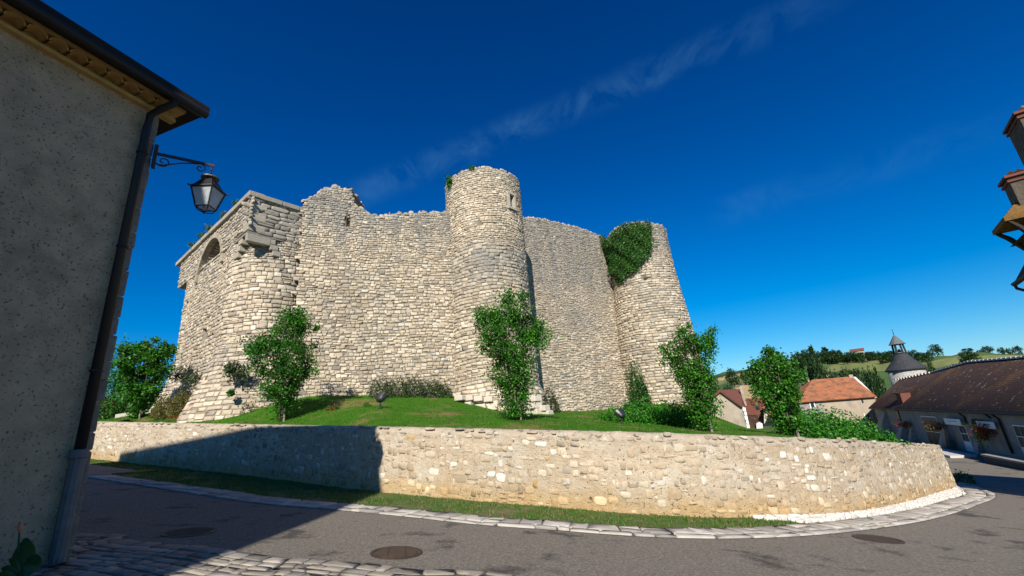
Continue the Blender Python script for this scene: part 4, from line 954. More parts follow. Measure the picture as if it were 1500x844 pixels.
def blob(center, rad, n, rg, flat=.6):
    d = rg.normal(size=(n, 3)); d /= np.linalg.norm(d, axis=1)[:, None]; d[:, 2] = np.abs(d[:, 2]) * (1) if flat else d[:, 2]
    r = rg.uniform(.6, 1.05, n) ** .6
    bumpy = 1 + .18 * np.sin(d[:, 0] * 7 + d[:, 1] * 5) + .12 * np.sin(d[:, 2] * 11 + d[:, 0] * 9)
    return np.array(center) + d * (np.array(rad) * (r * bumpy)[:, None]), d
def shrub(name, spots, label, cat, seed, cols=GREENS, lsize=.09, dens=900, group=None, mat=None, spike=0):
    """spots: (px, py_base, D, half width m, half depth m, height m)"""
    rg = np.random.default_rng(seed); PP_ = []; DD = []
    for (px, py, D, hw, hd, h) in spots:
        c = atD(px, py, D); c[2] = float(zlawn(np.array([c[0]]), np.array([c[1]]))[0]) - .08; n = int(dens * (hw * hd + hw * h + .05) + 60)
        P, d = blob(c, (hw, hd, h), n, rg); PP_.append(P); DD.append(d)
    P = np.vstack(PP_); d = np.vstack(DD)
    V, F, C = leaves(P, lsize, rg, cols=cols, outward=d * .6)
    return tag(mkobj(name, V, F, mat or M['leaf'], col=C, top=True), label, cat, group)
BR = [(.035, .19, .012), (.05, .23, .016), (.025, .13, .010), (.075, .27, .02)]
shrub('shrub', [(905, 606, 17.5, .9, .7, .55), (930, 607, 18, 1.1, .9, .85), (962, 612, 18, 1.2, .9, .85), (990, 620, 17.5, 1.0, .8, .8), (1012, 625, 17, .8, .7, .7)], 'large low bright green shrub at the foot of the ivy tower', 'shrub', 11, BR, .085, 1500)
shrub('shrub', [(1178, 636, 18, .8, .6, .85), (1200, 634, 19, 1.0, .8, 1.05), (1225, 636, 19.5, 1.1, .8, .95), (1250, 638, 20, 1.0, .8, .8), (1275, 641, 20, .9, .7, .5)], 'bright green leafy shrub in front of the orange-roofed house', 'shrub', 12, BR, .09, 1500)
OL = [(.12, .12, .025), (.16, .14, .03), (.09, .10, .02), (.18, .15, .05)]
shrub('shrub', [(255, 602, 27.5, 1.0, .9, 1.15), (272, 600, 26.5, .8, .8, 1.05), (240, 604, 28, .6, .6, .8)], 'rounded yellow-green shrub at the foot of the gate tower', 'shrub', 13, OL, .085, 1500)
LV = [(.05, .12, .022), (.07, .14, .03), (.13, .10, .13), (.03, .07, .012), (.10, .12, .04)]
shrub('lavender_clump', [(556, 576, 22.4, .6, .5, .95), (580, 577, 22.5, .7, .5, .95), (605, 577, 22.7, .7, .5, 1.1), (630, 576, 23.0, .7, .5, .9), (648, 574, 23.2, .5, .4, .8)], 'row of grey-green lavender against the left curtain wall', 'plant', 14, LV, .085, 1500)
DK = [(.05, .07, .02), (.035, .055, .015), (.08, .085, .03)]
shrub('shrub', [(806, 600, 24.2, .45, .35, 1.35), (812, 602, 24.0, .35, .3, .8)], 'dark scrubby bush beside the right foot of the middle tower', 'shrub', 15, DK, .08, 1500)
IV = [(.022, .10, .010), (.03, .13, .012), (.015, .07, .008)]
shrub('ivy_clump', [(938, 603, 31.6, .7, .4, 3.1), (944, 603, 31.4, .6, .4, 1.9)], 'pointed clump of ivy where the right curtain wall meets the corner tower', 'ivy', 16, IV, .11, 1400)
shrub('shrub', [(300, 601, 24.6, .3, .3, .35), (313, 600, 24.2, .35, .3, .3)], 'small grey weeds below the gate tower beside the floodlight', 'weeds', 17, LV, .06, 1500)
shrub('shrub', [(365, 592, 22.5, .35, .3, .5)], 'small grey-green tuft at the gate tower foot left of the tree', 'weeds', 18, LV, .06, 1500)
shrub('flowering_plant', [(487, 598, 19.8, .28, .25, .25)], 'low clump with red flowers on the lawn before the curtain wall', 'plant', 19, [(.03, .10, .012), (.04, .12, .015), (.4, .04, .03)], .06, 2500)
shrub('shrub', [(537, 599, 19.5, .18, .18, .22)], 'tiny green tuft beside the middle floodlight', 'weeds', 20, GREENS, .05, 3000)
shrub('flowering_plant', [(255, 612, 25.5, .35, .3, .3), (270, 611, 25.2, .3, .3, .25)], 'sprinkling of red flowers on the lawn edge below the gate tower', 'plant', 21, [(.03, .10, .012), (.45, .03, .025), (.4, .04, .03)], .05, 500)
shrub('hedge', [(150, 603, 36, 1.6, 1.2, 1.3), (170, 602, 37, 1.8, 1.2, 1.5), (190, 600, 38, 1.6, 1.2, 1.4), (228, 600, 36, 1.0, 1.0, 1.5)], 'dark hedge behind the leftmost tree', 'hedge', 22, DK + GREENS, .14, 700)
shrub('background_tree', [(168, 600, 40, 1.6, 1.5, 4.0), (150, 600, 42, 2.2, 2.0, 5.2)], 'tree half hidden behind the rendered house at far left', 'tree', 23, GREENS, .18, 350)

# plants rooted in the masonry
def wallplant(px, py, D, r, label, cols, seed, n=220):
    rg = np.random.default_rng(seed); c = atD(px, py, D); P = c + rg.normal(size=(n, 3)) * np.array(r) * .42
    V, F, C = leaves(P, .13, rg, cols=cols); tag(mkobj('wall_plant', V, F, M['leaf'], col=C, top=True), label, 'plant', 'plants rooted in the castle stonework')
wallplant(350, 545, 22.6, (.55, .35, .45), 'grey shrubby plant growing out of the gate tower behind the tree', LV, 31, 500)
wallplant(338, 540, 22.7, (.3, .3, .35), 'thin grey twiggy plant on the gate tower stonework, left of the larger one', LV, 32, 340)
wallplant(262, 548, 30.2, (.6, .4, .5), 'scrubby plant on the slope of the left gate tower', LV, 33, 400)
wallplant(282, 556, 27.0, (.6, .4, .5), 'scrubby plant between the two gate towers above the round shrub', LV, 34, 400)
wallplant(338, 576, 22.4, (.14, .12, .14), 'tiny green tuft between stones of the gate tower', GREENS, 35, 330)
_p = S2(np.array(uz_cyl(660, 268, C2, R2)[0]), np.array(ZT2 - .25), np.array(.05))
rg = np.random.default_rng(40)
def tuft(P0, r, label, cols, seed, n=160):
    rg = np.random.default_rng(seed); V, F, C = leaves(np.array(P0) + rg.normal(size=(n, 3)) * np.array(r) * .42, .13, rg, cols=cols)
    tag(mkobj('wall_plant', V, F, M['leaf'], col=C, top=True), label, 'plant', 'plants rooted in the castle stonework')
tuft(_p, (.3, .3, .45), 'green tuft at the left rim of the middle round tower', GREENS, 41, 400)
tuft(S2(np.array(uz_cyl(692, 252, C2, R2)[0]), np.array(ZT2 + .1), np.array(-.1)), (.2, .2, .2), 'small green tuft on the top of the middle round tower', GREENS, 42, 340)
for k, (u_, r_) in enumerate(((2.2, .25), (4.0, .3), (6.2, .4), (7.6, .45), (9.5, .4))):
    tuft(np.array([*(A[:2] + fdir * u_ - ndir * .05), ZT + .08]), (r_, r_, .22), ['dry tuft nearest the corner on the gatehouse cornice', 'second green tuft along the gatehouse cornice from the corner', 'green tuft on the gatehouse cornice above the arch', 'green tuft on the gatehouse cornice just left of the arch', 'green tuft at the far left of the gatehouse cornice'][k], OL + GREENS, 43 + k, 340)

# ivy on the corner tower
rg = np.random.default_rng(60); n = 26000
ipoly = np.array([(878, 347), (897, 352), (905, 340), (925, 328), (940, 328), (955, 329), (956, 345), (957, 362), (952, 378), (942, 388), (936, 398), (925, 402), (918, 414), (910, 416), (905, 404), (895, 388), (886, 370)], float)
pxs = rg.uniform(872, 962, n); pys = rg.uniform(322, 420, n)
ipoly[:, 0] -= 4; js = np.where(rg.random(n) < .12, 5.0, 1.3); ok = inpoly(ipoly, pxs + rg.normal(0, 1, n) * js, pys + rg.normal(0, 1, n) * js); pxs, pys = pxs[ok], pys[ok]; Pn = []; Nn = []
for x_, y_ in zip(pxs, pys):
    r_ = ray(x_, y_); d = r_[:2]; o = -C3; a = d.dot(d); b = 2 * d.dot(o); c = o.dot(o) - (R3 + .1) ** 2; disc = b * b - 4 * a * c
    tp = np.inf
    den = r_.dot(np.array([*n2, 0.])); tw = (np.array([*Q1, 0.]) - CAM).dot(np.array([*n2, 0.])) / den
    Pw_ = CAM + r_ * tw; uw_ = (Pw_[:2] - Q1).dot(d2)
    if disc > 0:
        tp = (-b - math.sqrt(disc)) / (2 * a)
    if tw < tp and 0 < uw_ < L2 + .5 and Pw_[2] < top3(np.array([uw_]))[0] + .3: P_ = Pw_; nn = np.array([*n2, 0])
    elif np.isfinite(tp): P_ = CAM + r_ * tp; nn = np.array([*(P_[:2] - C3), 0]); nn /= np.linalg.norm(nn)
    else: continue
    if P_[2] > ZT3 + .5: continue
    bul = .12 + .25 * (1 + float(vnoise(P_[0] * 2.2, P_[2] * 2.2, 3))) * rg.uniform(.5, 1)
    Pn.append(P_ + nn * bul); Nn.append(nn)
V, F, C = leaves(np.array(Pn), .15, rg, up=.5, cols=IV + [(.05, .15, .018), (.09, .16, .03), (.035, .14, .012)], outward=np.array(Nn) * 1.3)
tag(mkobj('ivy', V, F, M['leaf'], col=C, top=True), 'thick green ivy hanging over the top of the right corner tower', 'ivy')

# ------------------------------------------------------------------ floodlights on the lawn
M['blackmetal'] = pmat('black_metal', (.02, .02, .022), (.03, .03, .032), 10, .4, spec=.5)
def floodlight(px, py, D, s, aim, label):
    b = atD(px, py, D); b[2] = float(zlawn(np.array([b[0]]), np.array([b[1]]))[0]) - .03
    t = thing('floodlight', tuple(b), label, 'floodlight', 'black floodlights aimed at the castle')
    mb = MB(); mb.lathe(b, [(.10 * s, 0), (.10 * s, .03 * s), (.035 * s, .05 * s), (.035 * s, .30 * s)], 10); mb.build('post', M['blackmetal'], t)
    c = b + np.array([0, 0, .42 * s]); d = np.array([math.sin(aim) * .75, math.cos(aim) * .75, .66]); d /= np.linalg.norm(d)
    sx_ = np.cross(d, UP); sx_ /= np.linalg.norm(sx_); up_ = np.cross(sx_, d)
    mb = MB(); vs = []; fs = []
    pr_ = [(.06, -.16), (.13, -.12), (.19, .0), (.24, .12), (.25, .15), (.21, .15)]
    for (r_, z_) in pr_:
        for k in range(14):
            a = 2 * PI * k / 14; vs.append(c + (sx_ * math.cos(a) * r_ * 1.15 + up_ * math.sin(a) * r_ * .8) * s + d * z_ * s)
    for i in range(len(pr_) - 1):
        for k in range(14): fs.append((i * 14 + k, i * 14 + (k + 1) % 14, (i + 1) * 14 + (k + 1) % 14, (i + 1) * 14 + k))
    fs += [tuple(reversed(range(14))), tuple(range(70, 84))]
    mb.add(vs, fs); mb.build('lamp_head', M['blackmetal'], t, smooth=False)
    mb = MB()
    for sg in (-1, 1): mb.tube([b + UP * .26 * s, b + UP * .3 * s + sx_ * sg * .2 * s, c + sx_ * sg * .26 * s], .018 * s, 5)
    mb.build('yoke', M['blackmetal'], t)
floodlight(557, 596, 18.0, .92, .1, 'black floodlight on a post in the middle of the lawn')
floodlight(322, 600, 23.6, 1.0, .9, 'black floodlight aimed up at the foot of the gate tower')
floodlight(912, 621, 15.8, .8, -.6, 'black floodlight beside the large green shrub')
# pale path edging left of the gate tower
mb = MB(); pts_ = [(175, 606, 33), (230, 605, 30), (300, 606, 26.5), (345, 606, 24.5), (425, 598, 23.2)]
pw3 = []
for (x_, y_, D) in pts_:
    p = atD(x_, y_, D); p[2] = float(zlawn(np.array([p[0]]), np.array([p[1]]))[0]); pw3.append(p)
for i in range(len(pw3) - 2):
    a, b = pw3[i], pw3[i + 1]; d = b - a; ln = np.linalg.norm(d); d /= ln; sd_ = np.cross(d, UP); sd_ /= np.linalg.norm(sd_); mb.box((a + b) / 2 + UP * .04, (ln + .05, .35, .3), np.array([d, sd_, np.cross(sd_, d)]))
tag(mb.build('path_edging', pmat('pale_edging', (.50, .45, .37), (.40, .36, .3), 4, .9, .4, 30), top=True, bevel=.02), 'low pale stone edging along the path below the gate tower', 'edging')
# ------------------------------------------------------------------ village
M['oldwall'] = pmat('old_plaster', (.34, .31, .27), (.25, .23, .20), 1.2, .95, .6, 14, c3=(.20, .185, .165), s3=.5, bdist=.03)
M['brownroof'] = pmat('brown_tiles', (.080, .040, .028), (.04, .024, .018), 2.2, .9, .8, 12, c3=(.14, .075, .025), s3=.3, t3=(.5, .66), bdist=.09, speck=((.26, .22, .17), 2.2, .64), wave=(2.2, 'Z', 1.6))
M['orangeroof'] = pmat('orange_tiles', (.44, .165, .075), (.26, .10, .05), 2.0, .9, .9, 10, c3=(.16, .085, .05), s3=1.2, t3=(.50, .60), bdist=.06, wave=(2.6, 'Z', .6))
M['tan'] = pmat('tan_plaster', (.42, .35, .26), (.33, .27, .2), 1.2, .95, .6, 6, c3=(.26, .22, .17), s3=.35, t3=(.52, .68))
M['cream'] = pmat('cream_plaster', (.60, .55, .46), (.5, .45, .37), .8, .95, .3, 10)
M['white'] = pmat('white_paint', (.76, .76, .74), (.68, .68, .66), 2, .6)
M['glass'] = pmat('dark_glass', (.02, .025, .03), (.03, .035, .04), 2, .4, spec=.15)
M['slate'] = pmat('slate', (.05, .053, .057), (.032, .034, .038), 1.5, .75, .5, 9, c3=(.20, .19, .17), s3=.5, t3=(.58, .70), bdist=.03, wave=(2.5, 'Z', .4))
M['redbrown'] = pmat('redbrown_tiles', (.20, .075, .05), (.16, .06, .042), 1.5, .9, .4, 10, wave=(3, 'Z', .4))
M['timber'] = pmat('dark_timber', (.035, .026, .02), (.05, .038, .03), 5, .8, .3, 20)
M['rubble'] = pmat('rubble_wall', (.50, .46, .40), (.32, .29, .25), 4.5, .95, 1.0, 7, bdist=.10, speck=((.20, .18, .15), 7, .60))
M['kerbpale'] = pmat('pale_kerb', (.55, .52, .47), (.46, .44, .40), 1, .9)

# long low building on the square
G0 = np.array([36.14, 36.24, -4.1]); gd = np.array([.395, .919, 0]); gn = np.array([-.919, .395, 0])
lb = thing('long_building', tuple(G0), 'long low stone building with a mossy dark brown tiled roof at the right', 'building')
LB = lambda t, o, z: np.array([G0[0] + gd[0] * t + gn[0] * o, G0[1] + gd[1] * t + gn[1] * o, z])
AXL = np.array([gd, gn, UP])
ZE = -.64
mb = MB(); mb.prism([LB(-14, 0, -4.4), LB(23.7, 0, -4.4), LB(25.5, -8.5, -4.4), LB(-14, -8.5, -4.4)][::-1], (0, 0, ZE + 4.4)); lbw = mb.build('wall', M['oldwall'], lb)
# roof: gently sagging ridge
rp = []; ts = np.linspace(-14, 24.1, 26)
for t in ts:
    k = (t + 14) / 38.1; zr = np.interp(t, [-14, 1, 9, 17, 24.1], [3.0, 3.15, 3.45, 2.95, 2.6]); e = t + 3.0 * max(0, (t - 17) / 7.1)
    rp.append([LB(t, .42, ZE - .12), LB(t, .42, ZE + .02), LB(t + (e - t) * .5, -2.0, (ZE + zr) / 2 + .03 * math.sin(t * 1.7) - .05), LB(e, -4.6, zr), LB(e, -9.2, ZE)])
grid_obj('roof', np.array(rp), M['brownroof'], lb, smooth=False)
mb = MB(); mb.prism([LB(23.6, 0, ZE - .1), LB(26.9, -4.6, 2.5), LB(25.4, -8.5, ZE - .1)], tuple(-gd * .3)); mb.build('gable', M['oldwall'], lb)
for k in range(60):
    t = -14 + k * .66; zr = np.interp(t, [-14, 1, 9, 17, 24.1], [3.0, 3.15, 3.45, 2.95, 2.6]); e = t + 3.0 * max(0, (t - 17) / 7.1)
    mb = MB(); mb.box(LB(e, -4.6, zr + .03), (.63, .34, .16), AXL, taper=.85); mb.build('ridge_tile', M['cream'], lb)
def fz(px, py):
    P = onplane(px, py, G0, gn); return float((P - G0).dot(gd)), float(P[2])
def panel(name, p0, p1, o, th, m, par=lb):
    (t0, z0), (t1, z1) = fz(*p0), fz(*p1); z0 = max(z0, -4.15)
    mb = MB(); mb.box(LB((t0 + t1) / 2, o, (z0 + z1) / 2), (abs(t1 - t0), th, abs(z1 - z0)), AXL); return mb.build(name, m, par)
def opening(kind, p_tl, w, h, rows, cols, m_frame=M['white'], lower=None):
    """p_tl pixel of the top left corner; w,h metres; glazed rows x cols"""
    t1, z1 = fz(*p_tl); t0 = t1 - w; z0 = z1 - h
    f = MB(); f.box(LB((t0 + t1) / 2, .02, (z0 + z1) / 2), (w, .10, h), AXL); fo = f.build(kind, m_frame, lb)
    zl = z0 + (lower or .08)
    cw = (w - .10) / cols; ch = (z1 - zl - .06) / rows
    for i in range(cols):
        for j in range(rows):
            g_ = MB(); g_.box(LB(t0 + .05 + cw * (i + .5), .075, zl + ch * (j + .5)), (cw - .07, .02, ch - .07), AXL); g_.build('pane', M['glass'], fo)
    return fo
opening('french_window', (1349, 609), 3.3, 2.9, 2, 3)
t1_, z1_ = fz(1404, 622)
opening('door', (1404, 622), 1.15, 2.15, 2, 2, lower=.8)
bw_ = opening('barred_window', (1423, 614), 1.5, 1.55, 1, 2, m_frame=M['timber'])
tb, zb_ = fz(1423, 614)
for k in range(5):
    mb = MB(); mb.box(LB(tb - .15 - k * .3, .13, zb_ - .78), (.05, .03, 1.5), AXL); mb.build('window_bar', M['timber'], lb)
opening('door', (1484, 622), 1.3, 2.3, 2, 2, lower=.8)
opening('window', (1311, 601), 1.0, 1.1, 1, 1, m_frame=M['timber'])
# signs above the doors
for (a, b, txt) in (((1392, 614), (1413, 621), 7), ((1441, 618), (1464, 626), 10)):
    s_ = panel('sign_board', (a[0], b[1]), (b[0], a[1]), .32, .04, M['white']); (ta, z_a), (tb2, z_b) = fz(*a), fz(*b)
    le = MB(); rgs = random.Random(txt)
    for k in range(txt):
        x = ta + (tb2 - ta) * (.15 + .7 * (k + .5) / txt); le.box(LB(x, .345, (z_a + z_b) / 2 + .03), (abs(tb2 - ta) * .04, .006, rgs.uniform(.06, .12)), AXL)
    le.build('lettering', M['timber'], s_)
# downpipes, gutter
mb = MB(); mb.tube([LB(-14, .46, ZE - .1), LB(23.9, .46, ZE - .1)], .09, 8); mb.build('gutter', M['gutter'], lb)
for (px0, py0, py1) in ((1413, 606, 622), (1452, 606, 612), (1463, 607, 662)):
    t, z0_ = fz(px0, py0); _, z1b = fz(px0 + 8, py1); mb = MB(); mb.tube([LB(t, .4, ZE - .15), LB(t, .12, ZE - .5), LB(t, .1, max(z1b, -4.1))], .075, 7); mb.build('downpipe', M['gutter'], lb)
# stone buttresses at the far end catch the sun
for (px, wt, dp, ztop_) in ((1300, 1.6, 1.5, -1.0), (1325, 1.2, 1.2, -2.0), (1337, .6, .8, -2.4), (1382, 1.0, .9, -2.3), (1424, .7, .5, -2.9)):
    t, _ = fz(px, 630); mb = MB(); mb.prism([LB(t, .0, -4.2), LB(t, dp, -4.2), LB(t, .12, ztop_), LB(t, 0, ztop_)], tuple(-gd * wt)); mb.build('buttress', M['rubble'], lb)
# timber stair cheek beside the door
t, _ = fz(1398, 640); mb = MB(); mb.prism([LB(t + 1.2, .5, -4.1), LB(t + .2, .5, -4.1), LB(t - .6, .5, -2.3), LB(t - .4, .5, -2.1)], tuple(gn * .25)); mb.build('stair_cheek', M['stake'], lb)
mb = MB(); mb.box(LB(fz(1315, 590)[0], -.7, .35), (1.3, .9, 1.2), AXL); d_ = mb.build('dormer', M['redbrown'], lb)
mb = MB(); mb.prism([LB(fz(1315, 590)[0] - .8, .0, .9), LB(fz(1315, 590)[0] + .8, .0, .9), LB(fz(1315, 590)[0] + .8, -1.6, 1.5), LB(fz(1315, 590)[0] - .8, -1.6, 1.5)], (0, 0, .1)); mb.build('dormer_roof', M['brownroof'], lb)
# pale kerb and planter before the facade
mb = MB(); mb.box(LB(fz(1422, 664)[0], 1.9, -4.0), (7.5, 1.6, .3), AXL); struct(mb.build('pavement_edge', M['kerbpale']))
mb = MB(); mb.box(LB(-8.2, 1.5, -3.85), (8.5, .9, .55), AXL); pl_ = tag(mb.build('planter_wall', pmat('dark_stone', (.10, .09, .08), None, 2, .9, .5, 9), top=True), 'low dark stone planter wall before the long building at the right edge', 'planter')
mb = MB(); mb.box(LB(-8.2, 1.5, -3.5), (8.7, 1.05, .12), AXL); mb.build('planter_coping', M['oldwall'], pl_)
pl_.children[0].matrix_parent_inverse = Matrix.Translation(-pl_.location)
# hanging flowers
def flowers(px, py, r, cols, label, seed, o=.5):
    rg = np.random.default_rng(seed); t, z_ = fz(px, py); c = LB(t, o, z_); th_ = thing('flower_basket', tuple(c), label, 'flowers', 'flower baskets on the long building')
    mb = MB(); mb.lathe(c - UP * .35, [(.08, 0), (.22, .1), (.26, .25)], 8); mb.build('pot', M['timber'], th_)
    V, F, C = leaves(c + rg.normal(size=(420, 3)) * np.array(r) * .5, .15, rg, cols=cols); mkobj('blooms', V, F, M['leaf'], th_, col=C)
RED = (.55, .03, .03); ORA = (.5, .16, .03); YEL = (.55, .5, .05); GRN = (.04, .12, .015)
flowers(1384, 624, (.8, .8, .35), [RED, ORA, GRN, GRN], 'red and orange flowers in a basket beside the first sign', 1)
flowers(1334, 621, (.7, .7, .35), [ORA, RED, GRN], 'orange flowers left of the white french window', 2)
flowers(1455, 630, (.6, .6, .5), [RED, (.4, .02, .05), GRN], 'dark red flowers in a basket under the second sign', 3)
flowers(1447, 635, (.5, .5, .8), [YEL, (.3, .4, .04), GRN], 'trailing yellow-green plant left of the red basket under the second sign', 4)
flowers(1286, 620, (.5, .5, .4), [RED, GRN], 'red flowers at the far corner of the long building', 5)

# bell tower
az_, _ = azsl(1328, 545); Db = 95.0; bc = np.array([Db * math.sin(az_), Db * math.cos(az_), 0.]); za_ = lambda px, py: 1.6 + azsl(px, py)[1] * Db
bt = thing('bell_tower', (bc[0], bc[1], -5), 'round stone tower with conical slate roof and open bell lantern', 'tower')
rbt = Db * math.sin((azsl(1357, 545)[0] - azsl(1300, 547)[0]) / 2)
z_e = za_(1327, 541); z_c = za_(1319, 518); z_l = za_(1314, 504); z_a = za_(1311, 490); z_f = za_(1308, 482)
mb = MB(); mb.lathe(bc, [(rbt, -6), (rbt, z_e + .3)], 28); mb.build('wall', M['rubble'], bt, smooth=True)
mb = MB(); mb.lathe(bc, [(rbt + .32, z_e - .18), (rbt + .36, z_e - .05), (rbt * .62, z_e + (z_c - z_e) * .55), (rbt * .36, z_c)], 28); mb.build('roof', M['slate'], bt, smooth=False)
mb = MB(); rl = rbt * .28
for k in range(6):
    a = PI / 3 * k + .3; d = np.array([math.cos(a), math.sin(a), 0]); mb = MB(); mb.tube([bc + d * rl * 1.15 + UP * (z_c - .1), bc + d * rl + UP * (z_l + .05)], .14, 6); mb.build('post', M['timber'], bt)
mb = MB(); mb.lathe(bc, [(rl * 1.5, z_c - .02), (rl * 1.5, z_c + .12)], 12); mb.lathe(bc, [(rl * 1.25, z_l - .15), (rl * 1.25, z_l)], 12); mb.build('rail', M['timber'], bt)
mb = MB(); mb.lathe(bc + UP * (z_c + .25), [(.28, 0), (.26, .1), (.16, .35), (.05, .5)], 10); mb.build('bell', M['timber'], bt)
mb = MB(); mb.lathe(bc, [(rl * 1.75, z_l - .08), (rl * 1.5, z_l + .12), (rl * .6, z_l + (z_a - z_l) * .65), (.03, z_a)], 12); mb.build('cap', pmat('lead_cap', (.14, .15, .155), (.10, .105, .11), 2, .6), bt)
mb = MB(); mb.tube([bc + UP * z_a, bc + UP * z_f], .035, 5); mb.lathe(bc + UP * (z_a + .1), [(.02, 0), (.1, .1), (.02, .2)], 8); mb.build('finial', M['iron'], bt)

# houses of the village beyond the wall
def facehouse(name, label, pts, D, vec, mw, cat='house'):
    t = thing(name, tuple(atD(*pts[0], D)), label, cat); P = [atD(*p, D) for p in pts]; mb = MB(); mb.prism(P, vec); mb.build('wall', mw, t); return t
def quad3(name, ps, th, m, par):
    P = [np.array(p, float) for p in ps]; n = np.cross(P[1] - P[0], P[2] - P[0]); n /= np.linalg.norm(n); mb = MB(); mb.prism(P, n * th); return mb.build(name, m, par)
def pxq(name, ps, Ds, th, m, par): return quad3(name, [atD(*p, d) for p, d in zip(ps, Ds)], th, m, par)
h1 = facehouse('gable_house', 'pale gabled stone house with brown roof beside the upright tree', [(1044, 650), (1044, 581), (1056, 573), (1089, 595), (1098, 650)], 70, (2.4, 6.0, 0), M['tan'])
pxq('roof', [(1054, 571.5), (1084, 570), (1094, 594), (1088, 595.5)], [69.6, 80, 79.5, 69.5], .25, M['redbrown'], h1)
pxq('roof', [(1054, 571.5), (1042, 581), (1060, 577), (1084, 570)], [69.6, 69.6, 80, 80], .25, M['redbrown'], h1)
for k in range(6): 
    y0 = 597 + k * 6.2; pxq('quoin', [(1087.5 + k * 1.4 + (k % 2), y0), (1092 + k * 1.4, y0), (1093 + k * 1.4, y0 + 5.6), (1088.5 + k * 1.4 + (k % 2), y0 + 5.6)], [69.8] * 4, .2, M['white'], h1)
pxq('chimney', [(1083, 566), (1087, 565), (1094, 594), (1090, 595)], [76] * 4, .6, M['tan'], h1)
h2 = facehouse('redbrown_house', 'house with steep red-brown roof and one small roof window', [(1090, 650), (1090, 584), (1122, 583), (1126, 650)], 84, (1, 6, 0), M['redbrown'])
pxq('roof_window', [(1107, 595), (1112, 595), (1113, 599), (1108, 599)], [83.8] * 4, .1, M['glass'], h2)
h2b = facehouse('brown_shed', 'low brown shed between the gable house and the white hut', [(1094, 640), (1093, 609), (1110, 608), (1113, 640)], 78, (1, 3, 0), M['brownroof'], 'shed')
h2c = facehouse('white_hut', 'small white hut below the red-brown roof', [(1109, 640), (1108, 621), (1112, 619), (1117, 621), (1118, 640)], 76, (1, 2, 0), M['white'], 'hut')
h3 = facehouse('cream_house', 'small cream house with orange tiled roof behind the rightmost tree', [(1120, 650), (1119, 597), (1140, 594), (1148, 650)], 82, (3, 6, 0), M['cream'])
pxq('roof', [(1116, 597.5), (1124, 582), (1139, 579), (1143, 594.5)], [81.4, 86, 86, 81.4], .25, M['orangeroof'], h3)
pxq('porch_roof', [(1123, 611), (1127, 604), (1141, 602), (1145, 607)], [80, 81.5, 81.5, 80], .2, M['orangeroof'], h3)
# orange-roofed house
F0 = atD(1203, 586, 74.); F1 = atD(1281, 583, 77.); zE = (F0[2] + F1[2]) / 2; F0[2] = F1[2] = zE
fd = F1 - F0; fl = np.linalg.norm(fd); fd /= fl; fb = np.array([-fd[1], fd[0], 0]); fb = fb if fb[1] > 0 else -fb
oh = thing('orange_roofed_house', (F0[0], F0[1], -3.6), 'tan house with weathered orange tiled hip roof in front of the bell tower', 'house')
mb = MB(); mb.prism([F0, F1, F1 + fb * 7, F0 + fb * 7], (0, 0, -(zE + 4.2))); mb.build('wall', M['tan'], oh)
zR = 1.6 + azsl(1240, 553)[1] * 79
r0 = F0 + fd * 1.2 + fb * 3.4; r1 = F1 + fb * 3.4 - fd * .15; r0[2] = r1[2] = zR
ov = .35; e0 = F0 - fb * ov - fd * 3.2; e1 = F1 - fb * ov + fd * .1; b0 = F0 + fb * (7 + ov) - fd * 3.2; b1 = F1 + fb * (7 + ov)
for p in (e0, e1, b0, b1): p[2] = zE - .05
quad3('roof', [e0, e1, r1, r0], .12, M['orangeroof'], oh); quad3('roof', [b1, b0, r0, r1], .12, M['orangeroof'], oh); quad3('roof', [b0, e0, r0], .12, M['orangeroof'], oh)
mb = MB(); mb.prism([F0 - fd * 2.9 - UP * .1, F0 - UP * .1, F0 + fb * 7 - UP * .1, F0 - fd * 2.9 + fb * 7 - UP * .1], (0, 0, -(zE + 4.1))); mb.build('lean_to', M['oldwall'], oh)
mb = MB(); mb.prism([F1 + fd * .02 - UP * .1, r1 + fd * .2, F1 + fb * 7 - UP * .1], tuple(fd * .3)); mb.build('gable', M['white'], oh)
OH = lambda s, o, z: F0 + fd * s - fb * o + UP * (z - zE)
AXO = np.array([fd, -fb, UP])
def ofeat(name, p0, p1, o, th_, m, par=oh):
    A0 = onplane(*p0, F0, fb); A1 = onplane(*p1, F0, fb); s0, s1 = (A0 - F0).dot(fd), (A1 - F0).dot(fd)
    mb = MB(); mb.box(OH((s0 + s1) / 2, o, (A0[2] + A1[2]) / 2), (abs(s1 - s0), th_, abs(A1[2] - A0[2])), AXO); return mb.build(name, m, par)
ofeat('shutter', (1264, 606), (1270, 620), .06, .08, M['white']); w_ = ofeat('window', (1270, 606), (1276, 620), .03, .06, M['glass']); ofeat('shutter', (1276, 606), (1280, 619), .06, .08, M['white'])
ofeat('window', (1261, 585), (1265, 590), .03, .06, M['glass']); ofeat('window_frame', (1259, 584.5), (1261, 592), .05, .06, M['white'])
ofeat('window', (1184, 588), (1195, 598), .06, .06, M['white']); ofeat('pane', (1186, 589), (1193, 597), .10, .04, M['glass'])
mb = MB(); mb.box(r1 - fd * .2 + UP * .1, (.5, .6, .5), AXO); mb.build('chimney', M['tan'], oh)
h5 = facehouse('annexe', 'small lean-to with orange tiles between the orange-roofed house and the long building', [(1278, 640), (1276, 596), (1284, 592), (1292, 600), (1296, 640)], 82, (2, 4, 0), M['tan'], 'annexe')
pxq('roof', [(1272, 584), (1283, 583), (1286, 590), (1276, 593)], [82, 84, 81, 81], .2, M['orangeroof'], h5)

